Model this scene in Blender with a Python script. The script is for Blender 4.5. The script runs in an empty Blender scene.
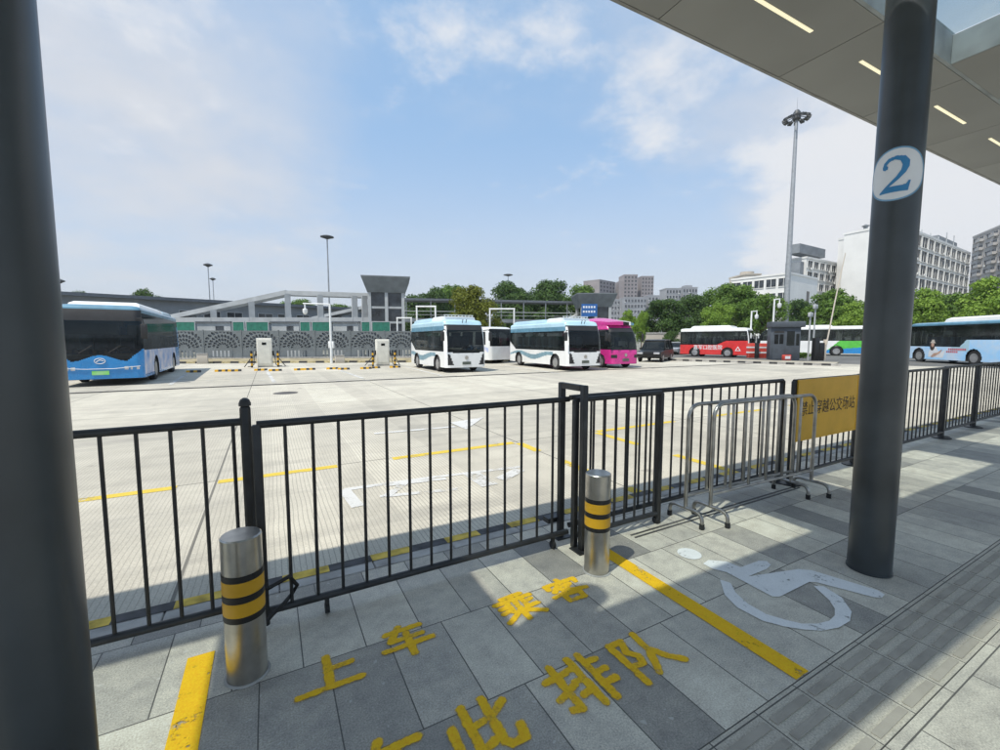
import bpy, math, random
from mathutils import Vector
R = math.radians
PI = math.pi
S = bpy.context.scene
COL = S.collection
rnd = random.Random(7)

# ------------------------------------------------------------------ viewpoint of the photograph (used to read ground positions)
F, EYE = 425.0, 1.6
PITCH = math.atan(35 / 425); YAW = R(28.5)
FW = Vector((math.sin(YAW) * math.cos(PITCH), math.cos(YAW) * math.cos(PITCH), -math.sin(PITCH)))
RT = Vector((math.cos(YAW), -math.sin(YAW), 0))
UP = Vector((math.sin(YAW) * math.sin(PITCH), math.cos(YAW) * math.sin(PITCH), math.cos(PITCH)))
LOT = -0.10


def ray(px, py):
    return FW + RT * ((px - 500) / F) + UP * ((375 - py) / F)


def G(px, py, z=0.0):
    d = ray(px, py); t = (z - EYE) / d.z
    return (d.x * t, d.y * t)


def D(px, depth):
    """ground position at a horizontal forward distance"""
    a = (px - 500) / F * depth
    return (math.sin(YAW) * depth + math.cos(YAW) * a, math.cos(YAW) * depth - math.sin(YAW) * a)


def Z(py, depth):
    d = ray(500, py)
    h = d.x * math.sin(YAW) + d.y * math.cos(YAW)
    return EYE + d.z * depth / h


# ------------------------------------------------------------------ mesh builder
class MB:
    def __init__(s):
        s.v = []; s.f = []; s.m = []

    def add(s, vs, fs, mi=0):
        n = len(s.v); s.v += [tuple(p) for p in vs]
        s.f += [tuple(i + n for i in q) for q in fs]; s.m += [mi] * len(fs)
        return s

    def box(s, x0, x1, y0, y1, z0, z1, mi=0, c=0.0):
        if c <= 0:
            v = [(x0, y0, z0), (x1, y0, z0), (x1, y1, z0), (x0, y1, z0), (x0, y0, z1), (x1, y0, z1), (x1, y1, z1), (x0, y1, z1)]
            return s.add(v, [(0, 3, 2, 1), (4, 5, 6, 7), (0, 1, 5, 4), (1, 2, 6, 5), (2, 3, 7, 6), (3, 0, 4, 7)], mi)
        def ring(z, i):
            return [(x0 + i + c, y0 + i, z), (x1 - i - c, y0 + i, z), (x1 - i, y0 + i + c, z), (x1 - i, y1 - i - c, z),
                    (x1 - i - c, y1 - i, z), (x0 + i + c, y1 - i, z), (x0 + i, y1 - i - c, z), (x0 + i, y0 + i + c, z)]
        rs = [ring(z0, c * .7), ring(z0 + c, 0), ring(z1 - c, 0), ring(z1, c * .7)]
        return s.loft(rs, mi=mi)

    def loft(s, rings, mi=0, cap0=True, cap1=True, closed=True):
        n = len(rings[0]); vs = [p for r in rings for p in r]; fs = []
        for k in range(len(rings) - 1):
            for i in range(n if closed else n - 1):
                j = (i + 1) % n
                fs.append((k * n + i, k * n + j, (k + 1) * n + j, (k + 1) * n + i))
        if cap0: fs.append(tuple(range(n - 1, -1, -1)))
        if cap1: fs.append(tuple((len(rings) - 1) * n + i for i in range(n)))
        return s.add(vs, fs, mi)

    def cyl(s, a, b, r0, r1=None, n=12, mi=0, cap=True):
        r1 = r0 if r1 is None else r1
        return s.tube([a, b], [r0, r1], n, mi, cap)

    def tube(s, pts, r, n=10, mi=0, cap=True):
        pts = [Vector(p) for p in pts]
        rr = r if isinstance(r, (list, tuple)) else [r] * len(pts)
        rings = []; ref = None
        for i, p in enumerate(pts):
            t = (pts[min(i + 1, len(pts) - 1)] - pts[max(i - 1, 0)]).normalized()
            if ref is None:
                ref = Vector((0, 0, 1)) if abs(t.z) < .9 else Vector((1, 0, 0))
            u = t.cross(ref)
            if u.length < 1e-4:
                u = t.cross(Vector((0, 1, 0)))
            u.normalize(); w = u.cross(t).normalized(); ref = w
            rings.append([p + (u * math.cos(2 * PI * k / n) + w * math.sin(2 * PI * k / n)) * rr[i] for k in range(n)])
        return s.loft(rings, mi, cap, cap)

    def lathe(s, prof, n=24, c=(0, 0), mi=0, cap0=True, cap1=True):
        rings = [[(c[0] + r * math.cos(2 * PI * k / n), c[1] + r * math.sin(2 * PI * k / n), z) for k in range(n)] for r, z in prof]
        return s.loft(rings, mi, cap0, cap1)

    def prism(s, poly, z0, z1, mi=0):
        return s.loft([[(x, y, z0) for x, y in poly], [(x, y, z1) for x, y in poly]], mi)

    def prism_y(s, poly, y0, y1, mi=0):
        """poly in x,z extruded along y"""
        return s.loft([[(x, y0, z) for x, z in poly], [(x, y1, z) for x, z in poly]], mi)

    def prism_x(s, poly, x0, x1, mi=0):
        return s.loft([[(x0, y, z) for y, z in poly], [(x1, y, z) for y, z in poly]], mi)

    def quad(s, a, b, c, d, mi=0):
        return s.add([a, b, c, d], [(0, 1, 2, 3)], mi)

    def mesh(s, name, mats, smooth=True):
        me = bpy.data.meshes.new(name)
        me.from_pydata(s.v, [], s.f)
        if not isinstance(mats, (list, tuple)): mats = [mats]
        for m in mats: me.materials.append(m)
        if len(mats) > 1: me.polygons.foreach_set('material_index', s.m)
        import bmesh
        bm = bmesh.new(); bm.from_mesh(me); bmesh.ops.recalc_face_normals(bm, faces=bm.faces[:]); bm.to_mesh(me); bm.free()
        if smooth:
            me.shade_smooth(); me.set_sharp_from_angle(angle=R(35))
        me.update()
        return me

    def build(s, name, mats, parent=None, loc=None, rz=0, smooth=True):
        return link(name, s.mesh(name, mats, smooth), parent, loc, rz)


def link(name, me, parent=None, loc=None, rz=0):
    o = bpy.data.objects.new(name, me); COL.objects.link(o)
    if parent is not None: o.parent = parent
    if loc is not None: o.location = loc
    if rz: o.rotation_euler = (0, 0, rz)
    return o


def tag(o, label=None, cat=None, group=None, kind=None):
    if label: o['label'] = label
    if cat: o['category'] = cat
    if group: o['group'] = group
    if kind: o['kind'] = kind
    return o


def empty(name, loc=(0, 0, 0), rz=0, label=None, cat=None, group=None):
    o = bpy.data.objects.new(name, None); COL.objects.link(o)
    o.location = loc; o.rotation_euler = (0, 0, rz); o.empty_display_size = .2
    return tag(o, label, cat, group)


def struct(name, mb, mats, smooth=False):
    return tag(mb.build(name, mats, smooth=smooth), kind='structure')


def copy_tree(o, parent=None):
    c = o.copy(); COL.objects.link(c)
    if parent is not None: c.parent = parent
    for ch in [k for k in COL.objects if k.parent == o]:
        copy_tree(ch, c)
    return c


# ------------------------------------------------------------------ materials
def nodes(name):
    m = bpy.data.materials.new(name); m.use_nodes = True
    return m, m.node_tree.nodes, m.node_tree.links, m.node_tree.nodes['Principled BSDF']


def math_node(N, L, op, a, b=None, c=None):
    n = N.new('ShaderNodeMath'); n.operation = op
    for i, v in enumerate((a, b, c)):
        if v is None: continue
        if isinstance(v, (int, float)): n.inputs[i].default_value = v
        else: L.new(v, n.inputs[i])
    return n.outputs[0]


def mixc(N, L, fac, a, b, mode='MIX'):
    n = N.new('ShaderNodeMix'); n.data_type = 'RGBA'; n.blend_type = mode
    for k, v in (('Factor', fac), ('A', a), ('B', b)):
        if isinstance(v, (int, float)): n.inputs[k].default_value = v
        elif isinstance(v, tuple): n.inputs[k].default_value = (*v, 1)
        else: L.new(v, n.inputs[k])
    return n.outputs['Result']


def noise(N, L, vec, scale, detail=4, rough=.55):
    n = N.new('ShaderNodeTexNoise'); n.inputs['Scale'].default_value = scale; n.inputs['Detail'].default_value = detail; n.inputs['Roughness'].default_value = rough
    L.new(vec, n.inputs['Vector']); return n.outputs['Fac']


def ramp(N, L, v, stops):
    n = N.new('ShaderNodeValToRGB'); L.new(v, n.inputs[0]); e = n.color_ramp.elements
    while len(e) < len(stops): e.new(.5)
    for k, (p, c) in enumerate(stops): e[k].position = p; e[k].color = (*c, 1)
    return n.outputs[0]


def mat(name, col, rough=.5, metal=0., var=.15, scale=3., bump=0., coat=0., spec=.5, detail=4., c2=None):
    m, N, L, b = nodes(name)
    b.inputs['Roughness'].default_value = rough; b.inputs['Metallic'].default_value = metal
    b.inputs['Specular IOR Level'].default_value = spec
    if coat: b.inputs['Coat Weight'].default_value = coat; b.inputs['Coat Roughness'].default_value = .08
    tc = N.new('ShaderNodeTexCoord'); nz = N.new('ShaderNodeTexNoise')
    nz.inputs['Scale'].default_value = scale; nz.inputs['Detail'].default_value = detail
    L.new(tc.outputs['Object'], nz.inputs['Vector'])
    mx = N.new('ShaderNodeMix'); mx.data_type = 'RGBA'
    c2 = c2 or tuple(max(0, x * (1 - 2 * var)) for x in col)
    hi = tuple(min(1, x * (1 + var)) for x in col)
    mx.inputs['A'].default_value = (*c2, 1); mx.inputs['B'].default_value = (*hi, 1)
    rp = N.new('ShaderNodeMapRange'); rp.inputs['From Min'].default_value = .3; rp.inputs['From Max'].default_value = .62
    L.new(nz.outputs['Fac'], rp.inputs['Value']); L.new(rp.outputs['Result'], mx.inputs['Factor'])
    L.new(mx.outputs['Result'], b.inputs['Base Color'])
    rr = N.new('ShaderNodeMapRange'); rr.inputs['To Min'].default_value = min(1, rough * 1.25); rr.inputs['To Max'].default_value = rough * .85
    L.new(nz.outputs['Fac'], rr.inputs['Value']); L.new(rr.outputs['Result'], b.inputs['Roughness'])
    if bump:
        bp = N.new('ShaderNodeBump'); bp.inputs['Strength'].default_value = bump; bp.inputs['Distance'].default_value = .01
        n2 = N.new('ShaderNodeTexNoise'); n2.inputs['Scale'].default_value = scale * 25; n2.inputs['Detail'].default_value = 3
        L.new(tc.outputs['Object'], n2.inputs['Vector']); L.new(n2.outputs['Fac'], bp.inputs['Height']); L.new(bp.outputs['Normal'], b.inputs['Normal'])
    return m


def paint_worn(name, col, wear=.42, scale=7., soft=False, cover=1.):
    """road paint with worn-through spots; soft: sprayed strokes that thin out towards their edge"""
    m, N, L, b = nodes(name)
    b.inputs['Roughness'].default_value = .8; b.inputs['Specular IOR Level'].default_value = .25
    tc = N.new('ShaderNodeTexCoord'); P = tc.outputs['Object']
    n1 = noise(N, L, P, scale, 8, .7); n2 = noise(N, L, P, 60, 4)
    v = math_node(N, L, 'MULTIPLY_ADD', n2, .35, n1)
    if soft:
        at = N.new('ShaderNodeAttribute'); at.attribute_name = 'edge'
        v = math_node(N, L, 'MULTIPLY_ADD', math_node(N, L, 'MINIMUM', at.outputs['Fac'], .5), .9, v)
    mr = N.new('ShaderNodeMapRange'); mr.inputs['From Min'].default_value = wear; mr.inputs['From Max'].default_value = wear + (.30 if soft else .10); mr.inputs['To Max'].default_value = cover
    L.new(v, mr.inputs['Value'])
    tr = N.new('ShaderNodeBsdfTransparent'); ms = N.new('ShaderNodeMixShader')
    L.new(mr.outputs['Result'], ms.inputs[0]); L.new(tr.outputs[0], ms.inputs[1]); L.new(b.outputs[0], ms.inputs[2]); L.new(ms.outputs[0], N['Material Output'].inputs[0])
    fine = noise(N, L, P, 140, 3)
    c = mixc(N, L, n1, tuple(x * .72 for x in col), col)
    c = mixc(N, L, .30, c, ramp(N, L, fine, [(.25, (.15, .15, .15)), (.75, (.85, .85, .85))]), 'OVERLAY')
    L.new(c, b.inputs['Base Color'])
    return m


M = {}
M['dark_paint'] = mat('dark grey blue column paint', (.040, .048, .053), .34, var=.22, scale=2.2, detail=9)
M['black_metal'] = mat('black powder coat', (.022, .023, .024), .45, var=.25, scale=8)
M['steel'] = mat('stainless steel', (.50, .48, .44), .30, 1., var=.10, scale=10)
M['steel_dull'] = mat('dull galvanised tube', (.36, .35, .33), .34, 1., var=.14, scale=9)
M['rubber'] = mat('black rubber', (.018, .018, .018), .75, var=.2)
M['band_black'] = mat('black reflective tape', (.012, .012, .012), .4)
M['band_yellow'] = mat('yellow reflective tape', (.66, .36, .015), .4, var=.1)
M['sign_yellow'] = mat('yellow sign board', (.66, .36, .012), .45, var=.06)
M['ink'] = mat('black ink', (.03, .024, .016), .6)
M['white_paint'] = mat('white gloss paint', (.76, .77, .76), .28, var=.05, coat=.4)
M['bus_white'] = mat('white bus paint', (.78, .79, .78), .25, var=.04, coat=.5, scale=1.5)
M['bus_skyblue'] = mat('light blue bus paint', (.42, .62, .73), .25, var=.06, coat=.5, scale=.8)
M['bus_midblue'] = mat('slate blue bus paint', (.10, .24, .34), .3, var=.1, coat=.4)
M['bus_blue'] = mat('strong blue bus paint', (.02, .235, .56), .26, var=.06, coat=.5)
M['bus_wave'] = mat('grey teal wave', (.20, .33, .40), .3, var=.12, scale=2)
M['bus_pink'] = mat('magenta bus paint', (.62, .03, .26), .26, var=.06, coat=.5)
M['bus_red'] = mat('red bus paint', (.62, .035, .035), .28, var=.07, coat=.4)
M['bus_green'] = mat('green coach paint', (.10, .50, .06), .3, var=.08, coat=.4)
M['bus_paleblue'] = mat('pale blue advert', (.30, .55, .80), .3, var=.22, scale=1.3, coat=.3, c2=(.62, .72, .84))
M['advert'] = mat('pale pictorial advert', (.66, .62, .66), .35, var=.1, scale=1.6, c2=(.05, .26, .62))
M['glass'] = mat('dark bus glass', (.010, .012, .013), .06, var=.3, scale=1.2, spec=.38)
M['glass_lit'] = mat('bus side window glass', (.026, .031, .031), .07, var=.25, scale=.8, spec=.42)
M['glass_bld'] = mat('building window glass', (.035, .042, .05), .08, var=.4, scale=1, spec=.6)
M['trim'] = mat('black plastic trim', (.02, .02, .021), .5)
M['lamp'] = mat('headlamp lens', (.55, .57, .6), .1, .3)
M['amber'] = mat('amber lamp', (.7, .28, .03), .2)
M['tyre'] = mat('tyre rubber', (.022, .022, .023), .85, var=.2)
M['rim'] = mat('wheel rim', (.42, .42, .42), .4, .7)
M['plate'] = mat('green number plate', (.20, .62, .10), .4, c2=(.4, .7, .35))
M['plate_dark'] = mat('dark number plate', (.10, .12, .10), .4)
M['skin'] = mat('printed skin tone', (.60, .38, .28), .4)
M['hair'] = mat('printed dark hair', (.05, .03, .025), .4)
M['ad_red'] = mat('printed red text', (.62, .09, .12), .4)
M['concrete_kerb'] = mat('kerb concrete', (.36, .35, .33), .8, var=.16, scale=5, bump=.3)
M['kerb_black'] = mat('kerb black paint', (.045, .045, .048), .7, var=.3, scale=9)
M['kerb_yellow'] = mat('kerb yellow paint', (.52, .37, .05), .7, var=.25, scale=9)
M['soffit'] = mat('aluminium soffit panel', (.22, .225, .215), .5, var=.05, scale=.6)
M['canopy_edge'] = mat('canopy roof metal', (.22, .22, .21), .5)
M['canopy_side'] = mat('canopy beam side', (.24, .27, .28), .5)
M['grey_wall'] = mat('grey rendered wall', (.20, .22, .24), .8, var=.10, scale=.5)
M['grey_light'] = mat('light grey painted steel', (.40, .42, .43), .55, var=.08, scale=1)
M['grey_roof'] = mat('dark grey roof sheet', (.13, .145, .165), .6, var=.1)
M['hoard'] = mat('grey steel hoarding', (.155, .175, .185), .55, var=.10, scale=1.2)
M['green_screen'] = mat('green screen panel', (.02, .16, .11), .6, var=.12)
M['cream'] = mat('cream charger housing', (.72, .70, .62), .4, var=.06)
M['white_wall'] = mat('white wall tile', (.74, .74, .72), .7, var=.05, scale=.15)
M['white_frame'] = mat('white concrete fins', (.66, .66, .64), .7, var=.06, scale=.2)
M['beige_wall'] = mat('beige wall', (.52, .47, .40), .8, var=.08, scale=.2)
M['tower_wall'] = mat('mauve brown tower wall', (.29, .26, .26), .8, var=.12, scale=.05)
M['tower_grey'] = mat('grey tower wall', (.33, .34, .36), .8, var=.1, scale=.05)
M['apt_wall'] = mat('grey apartment wall', (.40, .39, .38), .8, var=.1, scale=.1)
M['booth'] = mat('slate grey booth panel', (.055, .068, .085), .5, var=.1)
M['red_plastic'] = mat('red barrier paint', (.55, .07, .05), .45)
M['road_sign_blue'] = mat('blue sign sheet', (.02, .11, .34), .4)
M['galv'] = mat('galvanised mast', (.36, .38, .40), .5, .4, var=.08)
M['lamp_dark'] = mat('dark lamp head', (.07, .075, .08), .5)
M['bark'] = mat('tree bark', (.10, .075, .055), .9, var=.3, scale=6)
M['car_black'] = mat('black car paint', (.016, .017, .018), .35, coat=.1, spec=.3)
M['car_silver'] = mat('silver car paint', (.50, .52, .54), .3, .5, coat=.5)
M['sticker_white'] = mat('white sticker', (.72, .74, .76), .45, var=.04)
M['sticker_blue'] = mat('blue sticker print', (.03, .20, .42), .45, var=.1)
M['sticker_ring'] = mat('pale blue sticker ring', (.16, .34, .52), .45)
M['p_yellow'] = paint_worn('yellow road paint', (.95, .56, .016), .79, 9, True, .92)
M['p_yellow_line'] = paint_worn('yellow line paint', (.94, .55, .016), .49)
M['p_white'] = paint_worn('white road paint', (.84, .84, .82), .475)
M['p_white_lot'] = paint_worn('white bay paint', (.72, .72, .70), .55, 3, cover=.85)
M['p_yellow_lot'] = paint_worn('yellow bay paint', (.78, .58, .08), .49, 3, cover=.85)
M['kerb_tan'] = mat('faded yellow kerb paint', (.46, .39, .22), .8, var=.25, scale=6)
M['iron'] = mat('cast iron cover', (.09, .085, .08), .7, var=.2)


def see_through(m, f, tint):
    N, L = m.node_tree.nodes, m.node_tree.links; b = N['Principled BSDF']
    t = N.new('ShaderNodeBsdfTransparent'); t.inputs[0].default_value = (*tint, 1); ms = N.new('ShaderNodeMixShader'); ms.inputs[0].default_value = 1 - f
    L.new(t.outputs[0], ms.inputs[1]); L.new(b.outputs[0], ms.inputs[2]); L.new(ms.outputs[0], N['Material Output'].inputs[0])
see_through(M['glass'], .34, (.55, .60, .58)); see_through(M['glass_lit'], .42, (.60, .66, .64))
M['seat'] = mat('bus seat cover', (.12, .18, .26), .8, var=.2); M['dash'] = mat('dashboard', (.16, .16, .16), .7)


def leaf_mat(name, col, bright):
    m, N, L, b = nodes(name)
    g = N.new('ShaderNodeNewGeometry'); tc = N.new('ShaderNodeTexCoord')
    nz = N.new('ShaderNodeTexNoise'); nz.inputs['Scale'].default_value = .55; nz.inputs['Detail'].default_value = 3
    L.new(tc.outputs['Object'], nz.inputs['Vector'])
    ad = N.new('ShaderNodeMath'); ad.operation = 'MULTIPLY_ADD'; ad.inputs[1].default_value = .55
    L.new(g.outputs['Random Per Island'], ad.inputs[0]); L.new(nz.outputs['Fac'], ad.inputs[2])
    mr = N.new('ShaderNodeMapRange'); mr.inputs['From Min'].default_value = .35; mr.inputs['From Max'].default_value = 1.1
    L.new(ad.outputs[0], mr.inputs['Value'])
    mx = N.new('ShaderNodeMix'); mx.data_type = 'RGBA'
    mx.inputs['A'].default_value = (*col, 1); mx.inputs['B'].default_value = (*bright, 1)
    L.new(mr.outputs['Result'], mx.inputs['Factor']); L.new(mx.outputs['Result'], b.inputs['Base Color'])
    b.inputs['Roughness'].default_value = .6; b.inputs['Specular IOR Level'].default_value = .25
    t = N.new('ShaderNodeBsdfTranslucent'); L.new(mx.outputs['Result'], t.inputs['Color'])
    ms = N.new('ShaderNodeMixShader'); ms.inputs[0].default_value = .3
    L.new(b.outputs[0], ms.inputs[1]); L.new(t.outputs[0], ms.inputs[2]); L.new(ms.outputs[0], N['Material Output'].inputs[0])
    return m


M['leaf_dark'] = leaf_mat('dark green foliage', (0.029, 0.065, 0.018), (0.098, 0.176, 0.039))
M['leaf_mid'] = leaf_mat('mid green foliage', (0.052, 0.111, 0.021), (0.169, 0.286, 0.046))
M['leaf_bright'] = leaf_mat('fresh green foliage', (0.091, 0.176, 0.023), (0.286, 0.429, 0.065))
M['leaf_olive'] = leaf_mat('yellow green foliage', (.085, .11, .012), (.21, .23, .03))


def glass_roof():
    m, N, L, b = nodes('tinted roof glass')
    t = N.new('ShaderNodeBsdfTransparent'); t.inputs[0].default_value = (.86, .91, .91, 1)
    b.inputs['Base Color'].default_value = (.55, .62, .62, 1); b.inputs['Roughness'].default_value = .12
    tc = N.new('ShaderNodeTexCoord'); nz = N.new('ShaderNodeTexNoise'); nz.inputs['Scale'].default_value = 1.4; nz.inputs['Detail'].default_value = 5
    L.new(tc.outputs['Object'], nz.inputs['Vector'])
    mr = N.new('ShaderNodeMapRange'); mr.inputs['To Min'].default_value = .02; mr.inputs['To Max'].default_value = .22
    L.new(nz.outputs['Fac'], mr.inputs['Value'])
    ms = N.new('ShaderNodeMixShader'); L.new(mr.outputs['Result'], ms.inputs[0])
    L.new(t.outputs[0], ms.inputs[1]); L.new(b.outputs[0], ms.inputs[2]); L.new(ms.outputs[0], N['Material Output'].inputs[0])
    return m


M['roof_glass'] = glass_roof()


def emit(name, col, s):
    m, N, L, b = nodes(name)
    b.inputs['Base Color'].default_value = (*col, 1); b.inputs['Emission Color'].default_value = (*col, 1); b.inputs['Emission Strength'].default_value = s
    nz = N.new('ShaderNodeTexNoise'); nz.inputs['Scale'].default_value = 4
    mr = N.new('ShaderNodeMapRange'); mr.inputs['To Min'].default_value = s * .85; mr.inputs['To Max'].default_value = s * 1.1
    L.new(nz.outputs['Fac'], mr.inputs['Value']); L.new(mr.outputs['Result'], b.inputs['Emission Strength'])
    return m


M['strip_light'] = emit('warm strip light', (.95, .88, .62), .42)


def paving(name, bw, rh, off, stops, mortar=.0035, dirt=.5, freq=2, shift=.37):
    m, N, L, b = nodes(name)
    tc = N.new('ShaderNodeTexCoord'); mp = N.new('ShaderNodeMapping'); mp.inputs['Location'].default_value = off
    L.new(tc.outputs['Object'], mp.inputs['Vector'])
    br = N.new('ShaderNodeTexBrick'); br.offset = shift; br.offset_frequency = freq
    br.inputs['Color1'].default_value = (0, 0, 0, 1); br.inputs['Color2'].default_value = (1, 1, 1, 1); br.inputs['Mortar'].default_value = (.5, .5, .5, 1)
    br.inputs['Scale'].default_value = 1; br.inputs['Mortar Size'].default_value = mortar; br.inputs['Mortar Smooth'].default_value = .3
    br.inputs['Brick Width'].default_value = bw; br.inputs['Row Height'].default_value = rh; br.inputs['Bias'].default_value = 0
    L.new(mp.outputs[0], br.inputs['Vector'])
    base = ramp(N, L, br.outputs['Color'], stops)
    P = tc.outputs['Object']
    fine = noise(N, L, P, 140, 3); mid = noise(N, L, P, 9, 7, .68); big = noise(N, L, P, 1.3, 5, .6)
    base = mixc(N, L, .42, base, ramp(N, L, fine, [(.25, (.06, .06, .06)), (.75, (.95, .95, .95))]), 'OVERLAY')
    base = mixc(N, L, dirt, base, ramp(N, L, mid, [(.30, (.16, .16, .17)), (.50, (.55, .55, .54)), (.70, (.86, .85, .81))]), 'OVERLAY')
    base = mixc(N, L, dirt * .9, base, ramp(N, L, big, [(.33, (.28, .29, .32)), (.66, (.66, .65, .62))]), 'OVERLAY')
    # small pale splashes and gum spots
    sp = noise(N, L, P, 26, 2, .4)
    spm = ramp(N, L, sp, [(.70, (0, 0, 0)), (.74, (1, 1, 1))])
    base = mixc(N, L, math_node(N, L, 'MULTIPLY', spm, .5), base, (.55, .53, .49))
    base = mixc(N, L, math_node(N, L, 'MULTIPLY', br.outputs['Fac'], .85), base, (.035, .034, .033))
    wear = noise(N, L, P, .55, 7, .62)
    base = mixc(N, L, math_node(N, L, 'MULTIPLY', ramp(N, L, wear, [(.50, (0, 0, 0)), (.66, (1, 1, 1))]), dirt * .75), base, (.13, .13, .13))
    L.new(base, b.inputs['Base Color'])
    L.new(ramp(N, L, mid, [(.3, (.55, .55, .55)), (.6, (.85, .85, .85))]), b.inputs['Roughness'])
    h = math_node(N, L, 'SUBTRACT', math_node(N, L, 'MULTIPLY', fine, .25), br.outputs['Fac'])
    bp = N.new('ShaderNodeBump'); bp.inputs['Strength'].default_value = .5; bp.inputs['Distance'].default_value = .004
    L.new(h, bp.inputs['Height']); L.new(bp.outputs[0], b.inputs['Normal'])
    return m


M['paving'] = paving('grey granite paving', .30, .60, (.10, -.98, 0),
                     [(0, (.25, .235, .21)), (.22, (.37, .345, .30)), (.5, (.49, .455, .385)), (.8, (.54, .50, .42)), (1, (.59, .545, .45))], dirt=.34)
M['paving_inner'] = paving('pale granite paving', .60, .40, (.1, .2, 0),
                           [(0, (.42, .385, .33)), (.5, (.48, .445, .38)), (1, (.54, .50, .43))], dirt=.35)
M['tactile'] = paving('tactile paving base', .30, .32, (.02, -.64, 0),
                      [(0, (.42, .385, .325)), (.5, (.44, .405, .34)), (1, (.46, .425, .355))], dirt=.22, shift=0)
M['tactile_bar'] = mat('tactile bar', (.345, .315, .265), .8, var=.07, scale=7, bump=.3)


def lot_mat():
    m, N, L, b = nodes('broom grooved lot concrete')
    tc = N.new('ShaderNodeTexCoord'); P = tc.outputs['Object']
    sx = N.new('ShaderNodeSeparateXYZ'); L.new(P, sx.inputs[0])
    X, Y = sx.outputs[0], sx.outputs[1]
    wob = math_node(N, L, 'MULTIPLY', noise(N, L, P, .9, 2), .05)
    fr = math_node(N, L, 'FRACT', math_node(N, L, 'DIVIDE', math_node(N, L, 'ADD', X, wob), .042))
    groove = math_node(N, L, 'LESS_THAN', fr, .17)
    # strength of grooves changes in lanes about 0.5 m wide
    lane = math_node(N, L, 'FLOOR', math_node(N, L, 'DIVIDE', math_node(N, L, 'ADD', X, wob), .55))
    wn = N.new('ShaderNodeTexWhiteNoise'); wn.noise_dimensions = '1D'; L.new(lane, wn.inputs['W'])
    lanev = wn.outputs['Value']
    br = N.new('ShaderNodeTexBrick'); br.offset = 0; br.inputs['Scale'].default_value = 1
    br.inputs['Color1'].default_value = (0, 0, 0, 1); br.inputs['Color2'].default_value = (1, 1, 1, 1); br.inputs['Mortar'].default_value = (.5, .5, .5, 1)
    br.inputs['Brick Width'].default_value = 4.2; br.inputs['Row Height'].default_value = 6.15; br.inputs['Mortar Size'].default_value = .012
    mp = N.new('ShaderNodeMapping'); mp.inputs['Location'].default_value = (.62, .1, 0); L.new(P, mp.inputs[0]); L.new(mp.outputs[0], br.inputs['Vector'])
    base = ramp(N, L, br.outputs['Color'], [(0, (.45, .425, .36)), (1, (.55, .52, .44))])
    base = mixc(N, L, .5, base, ramp(N, L, lanev, [(0, (.42, .42, .42)), (1, (.60, .60, .59))]), 'OVERLAY')
    big = noise(N, L, P, .22, 6, .62); mid = noise(N, L, P, 2.2, 6, .65); fine = noise(N, L, P, 70, 2)
    base = mixc(N, L, .55, base, ramp(N, L, big, [(.3, (.36, .36, .37)), (.65, (.60, .595, .58))]), 'OVERLAY')
    base = mixc(N, L, .35, base, ramp(N, L, mid, [(.3, (.34, .34, .34)), (.65, (.60, .60, .60))]), 'OVERLAY')
    base = mixc(N, L, .25, base, ramp(N, L, fine, [(.3, (.2, .2, .2)), (.7, (.8, .8, .8))]), 'OVERLAY')
    gs = math_node(N, L, 'MULTIPLY', groove, math_node(N, L, 'MULTIPLY_ADD', lanev, .30, .30))
    base = mixc(N, L, gs, base, (.15, .145, .13))
    base = mixc(N, L, math_node(N, L, 'MULTIPLY', br.outputs['Fac'], .8), base, (.09, .088, .08))
    # tyre and oil stains, dark blotches that drag along the lanes
    st = N.new('ShaderNodeMapping'); st.inputs['Scale'].default_value = (.28, .9, 1); L.new(P, st.inputs[0])
    sn = noise(N, L, st.outputs[0], .8, 6, .7)
    base = mixc(N, L, math_node(N, L, 'MULTIPLY', ramp(N, L, sn, [(.54, (0, 0, 0)), (.68, (1, 1, 1))]), .38), base, (.20, .195, .18))
    oil = noise(N, L, P, 1.7, 3, .5)
    base = mixc(N, L, math_node(N, L, 'MULTIPLY', ramp(N, L, oil, [(.70, (0, 0, 0)), (.77, (1, 1, 1))]), .55), base, (.10, .095, .09))
    tt = N.new('ShaderNodeMapping'); tt.inputs['Scale'].default_value = (.10, 2.4, 1); L.new(P, tt.inputs[0])
    base = mixc(N, L, math_node(N, L, 'MULTIPLY', ramp(N, L, noise(N, L, tt.outputs[0], 1.0, 4, .6), [(.55, (0, 0, 0)), (.66, (1, 1, 1))]), .22), base, (.17, .165, .155))
    L.new(base, b.inputs['Base Color']); b.inputs['Roughness'].default_value = .85; b.inputs['Specular IOR Level'].default_value = .3
    bp = N.new('ShaderNodeBump'); bp.inputs['Strength'].default_value = .35; bp.inputs['Distance'].default_value = .005; bp.invert = True
    L.new(groove, bp.inputs['Height']); L.new(bp.outputs[0], b.inputs['Normal'])
    return m


M['lot'] = lot_mat()
M['ground'] = mat('distant ground', (.20, .20, .17), .95, var=.2, scale=.05)
M['asphalt'] = mat('access road asphalt', (.12, .12, .115), .9, var=.15, scale=.6, bump=.3)

# ------------------------------------------------------------------ text
_tx = {}


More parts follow.
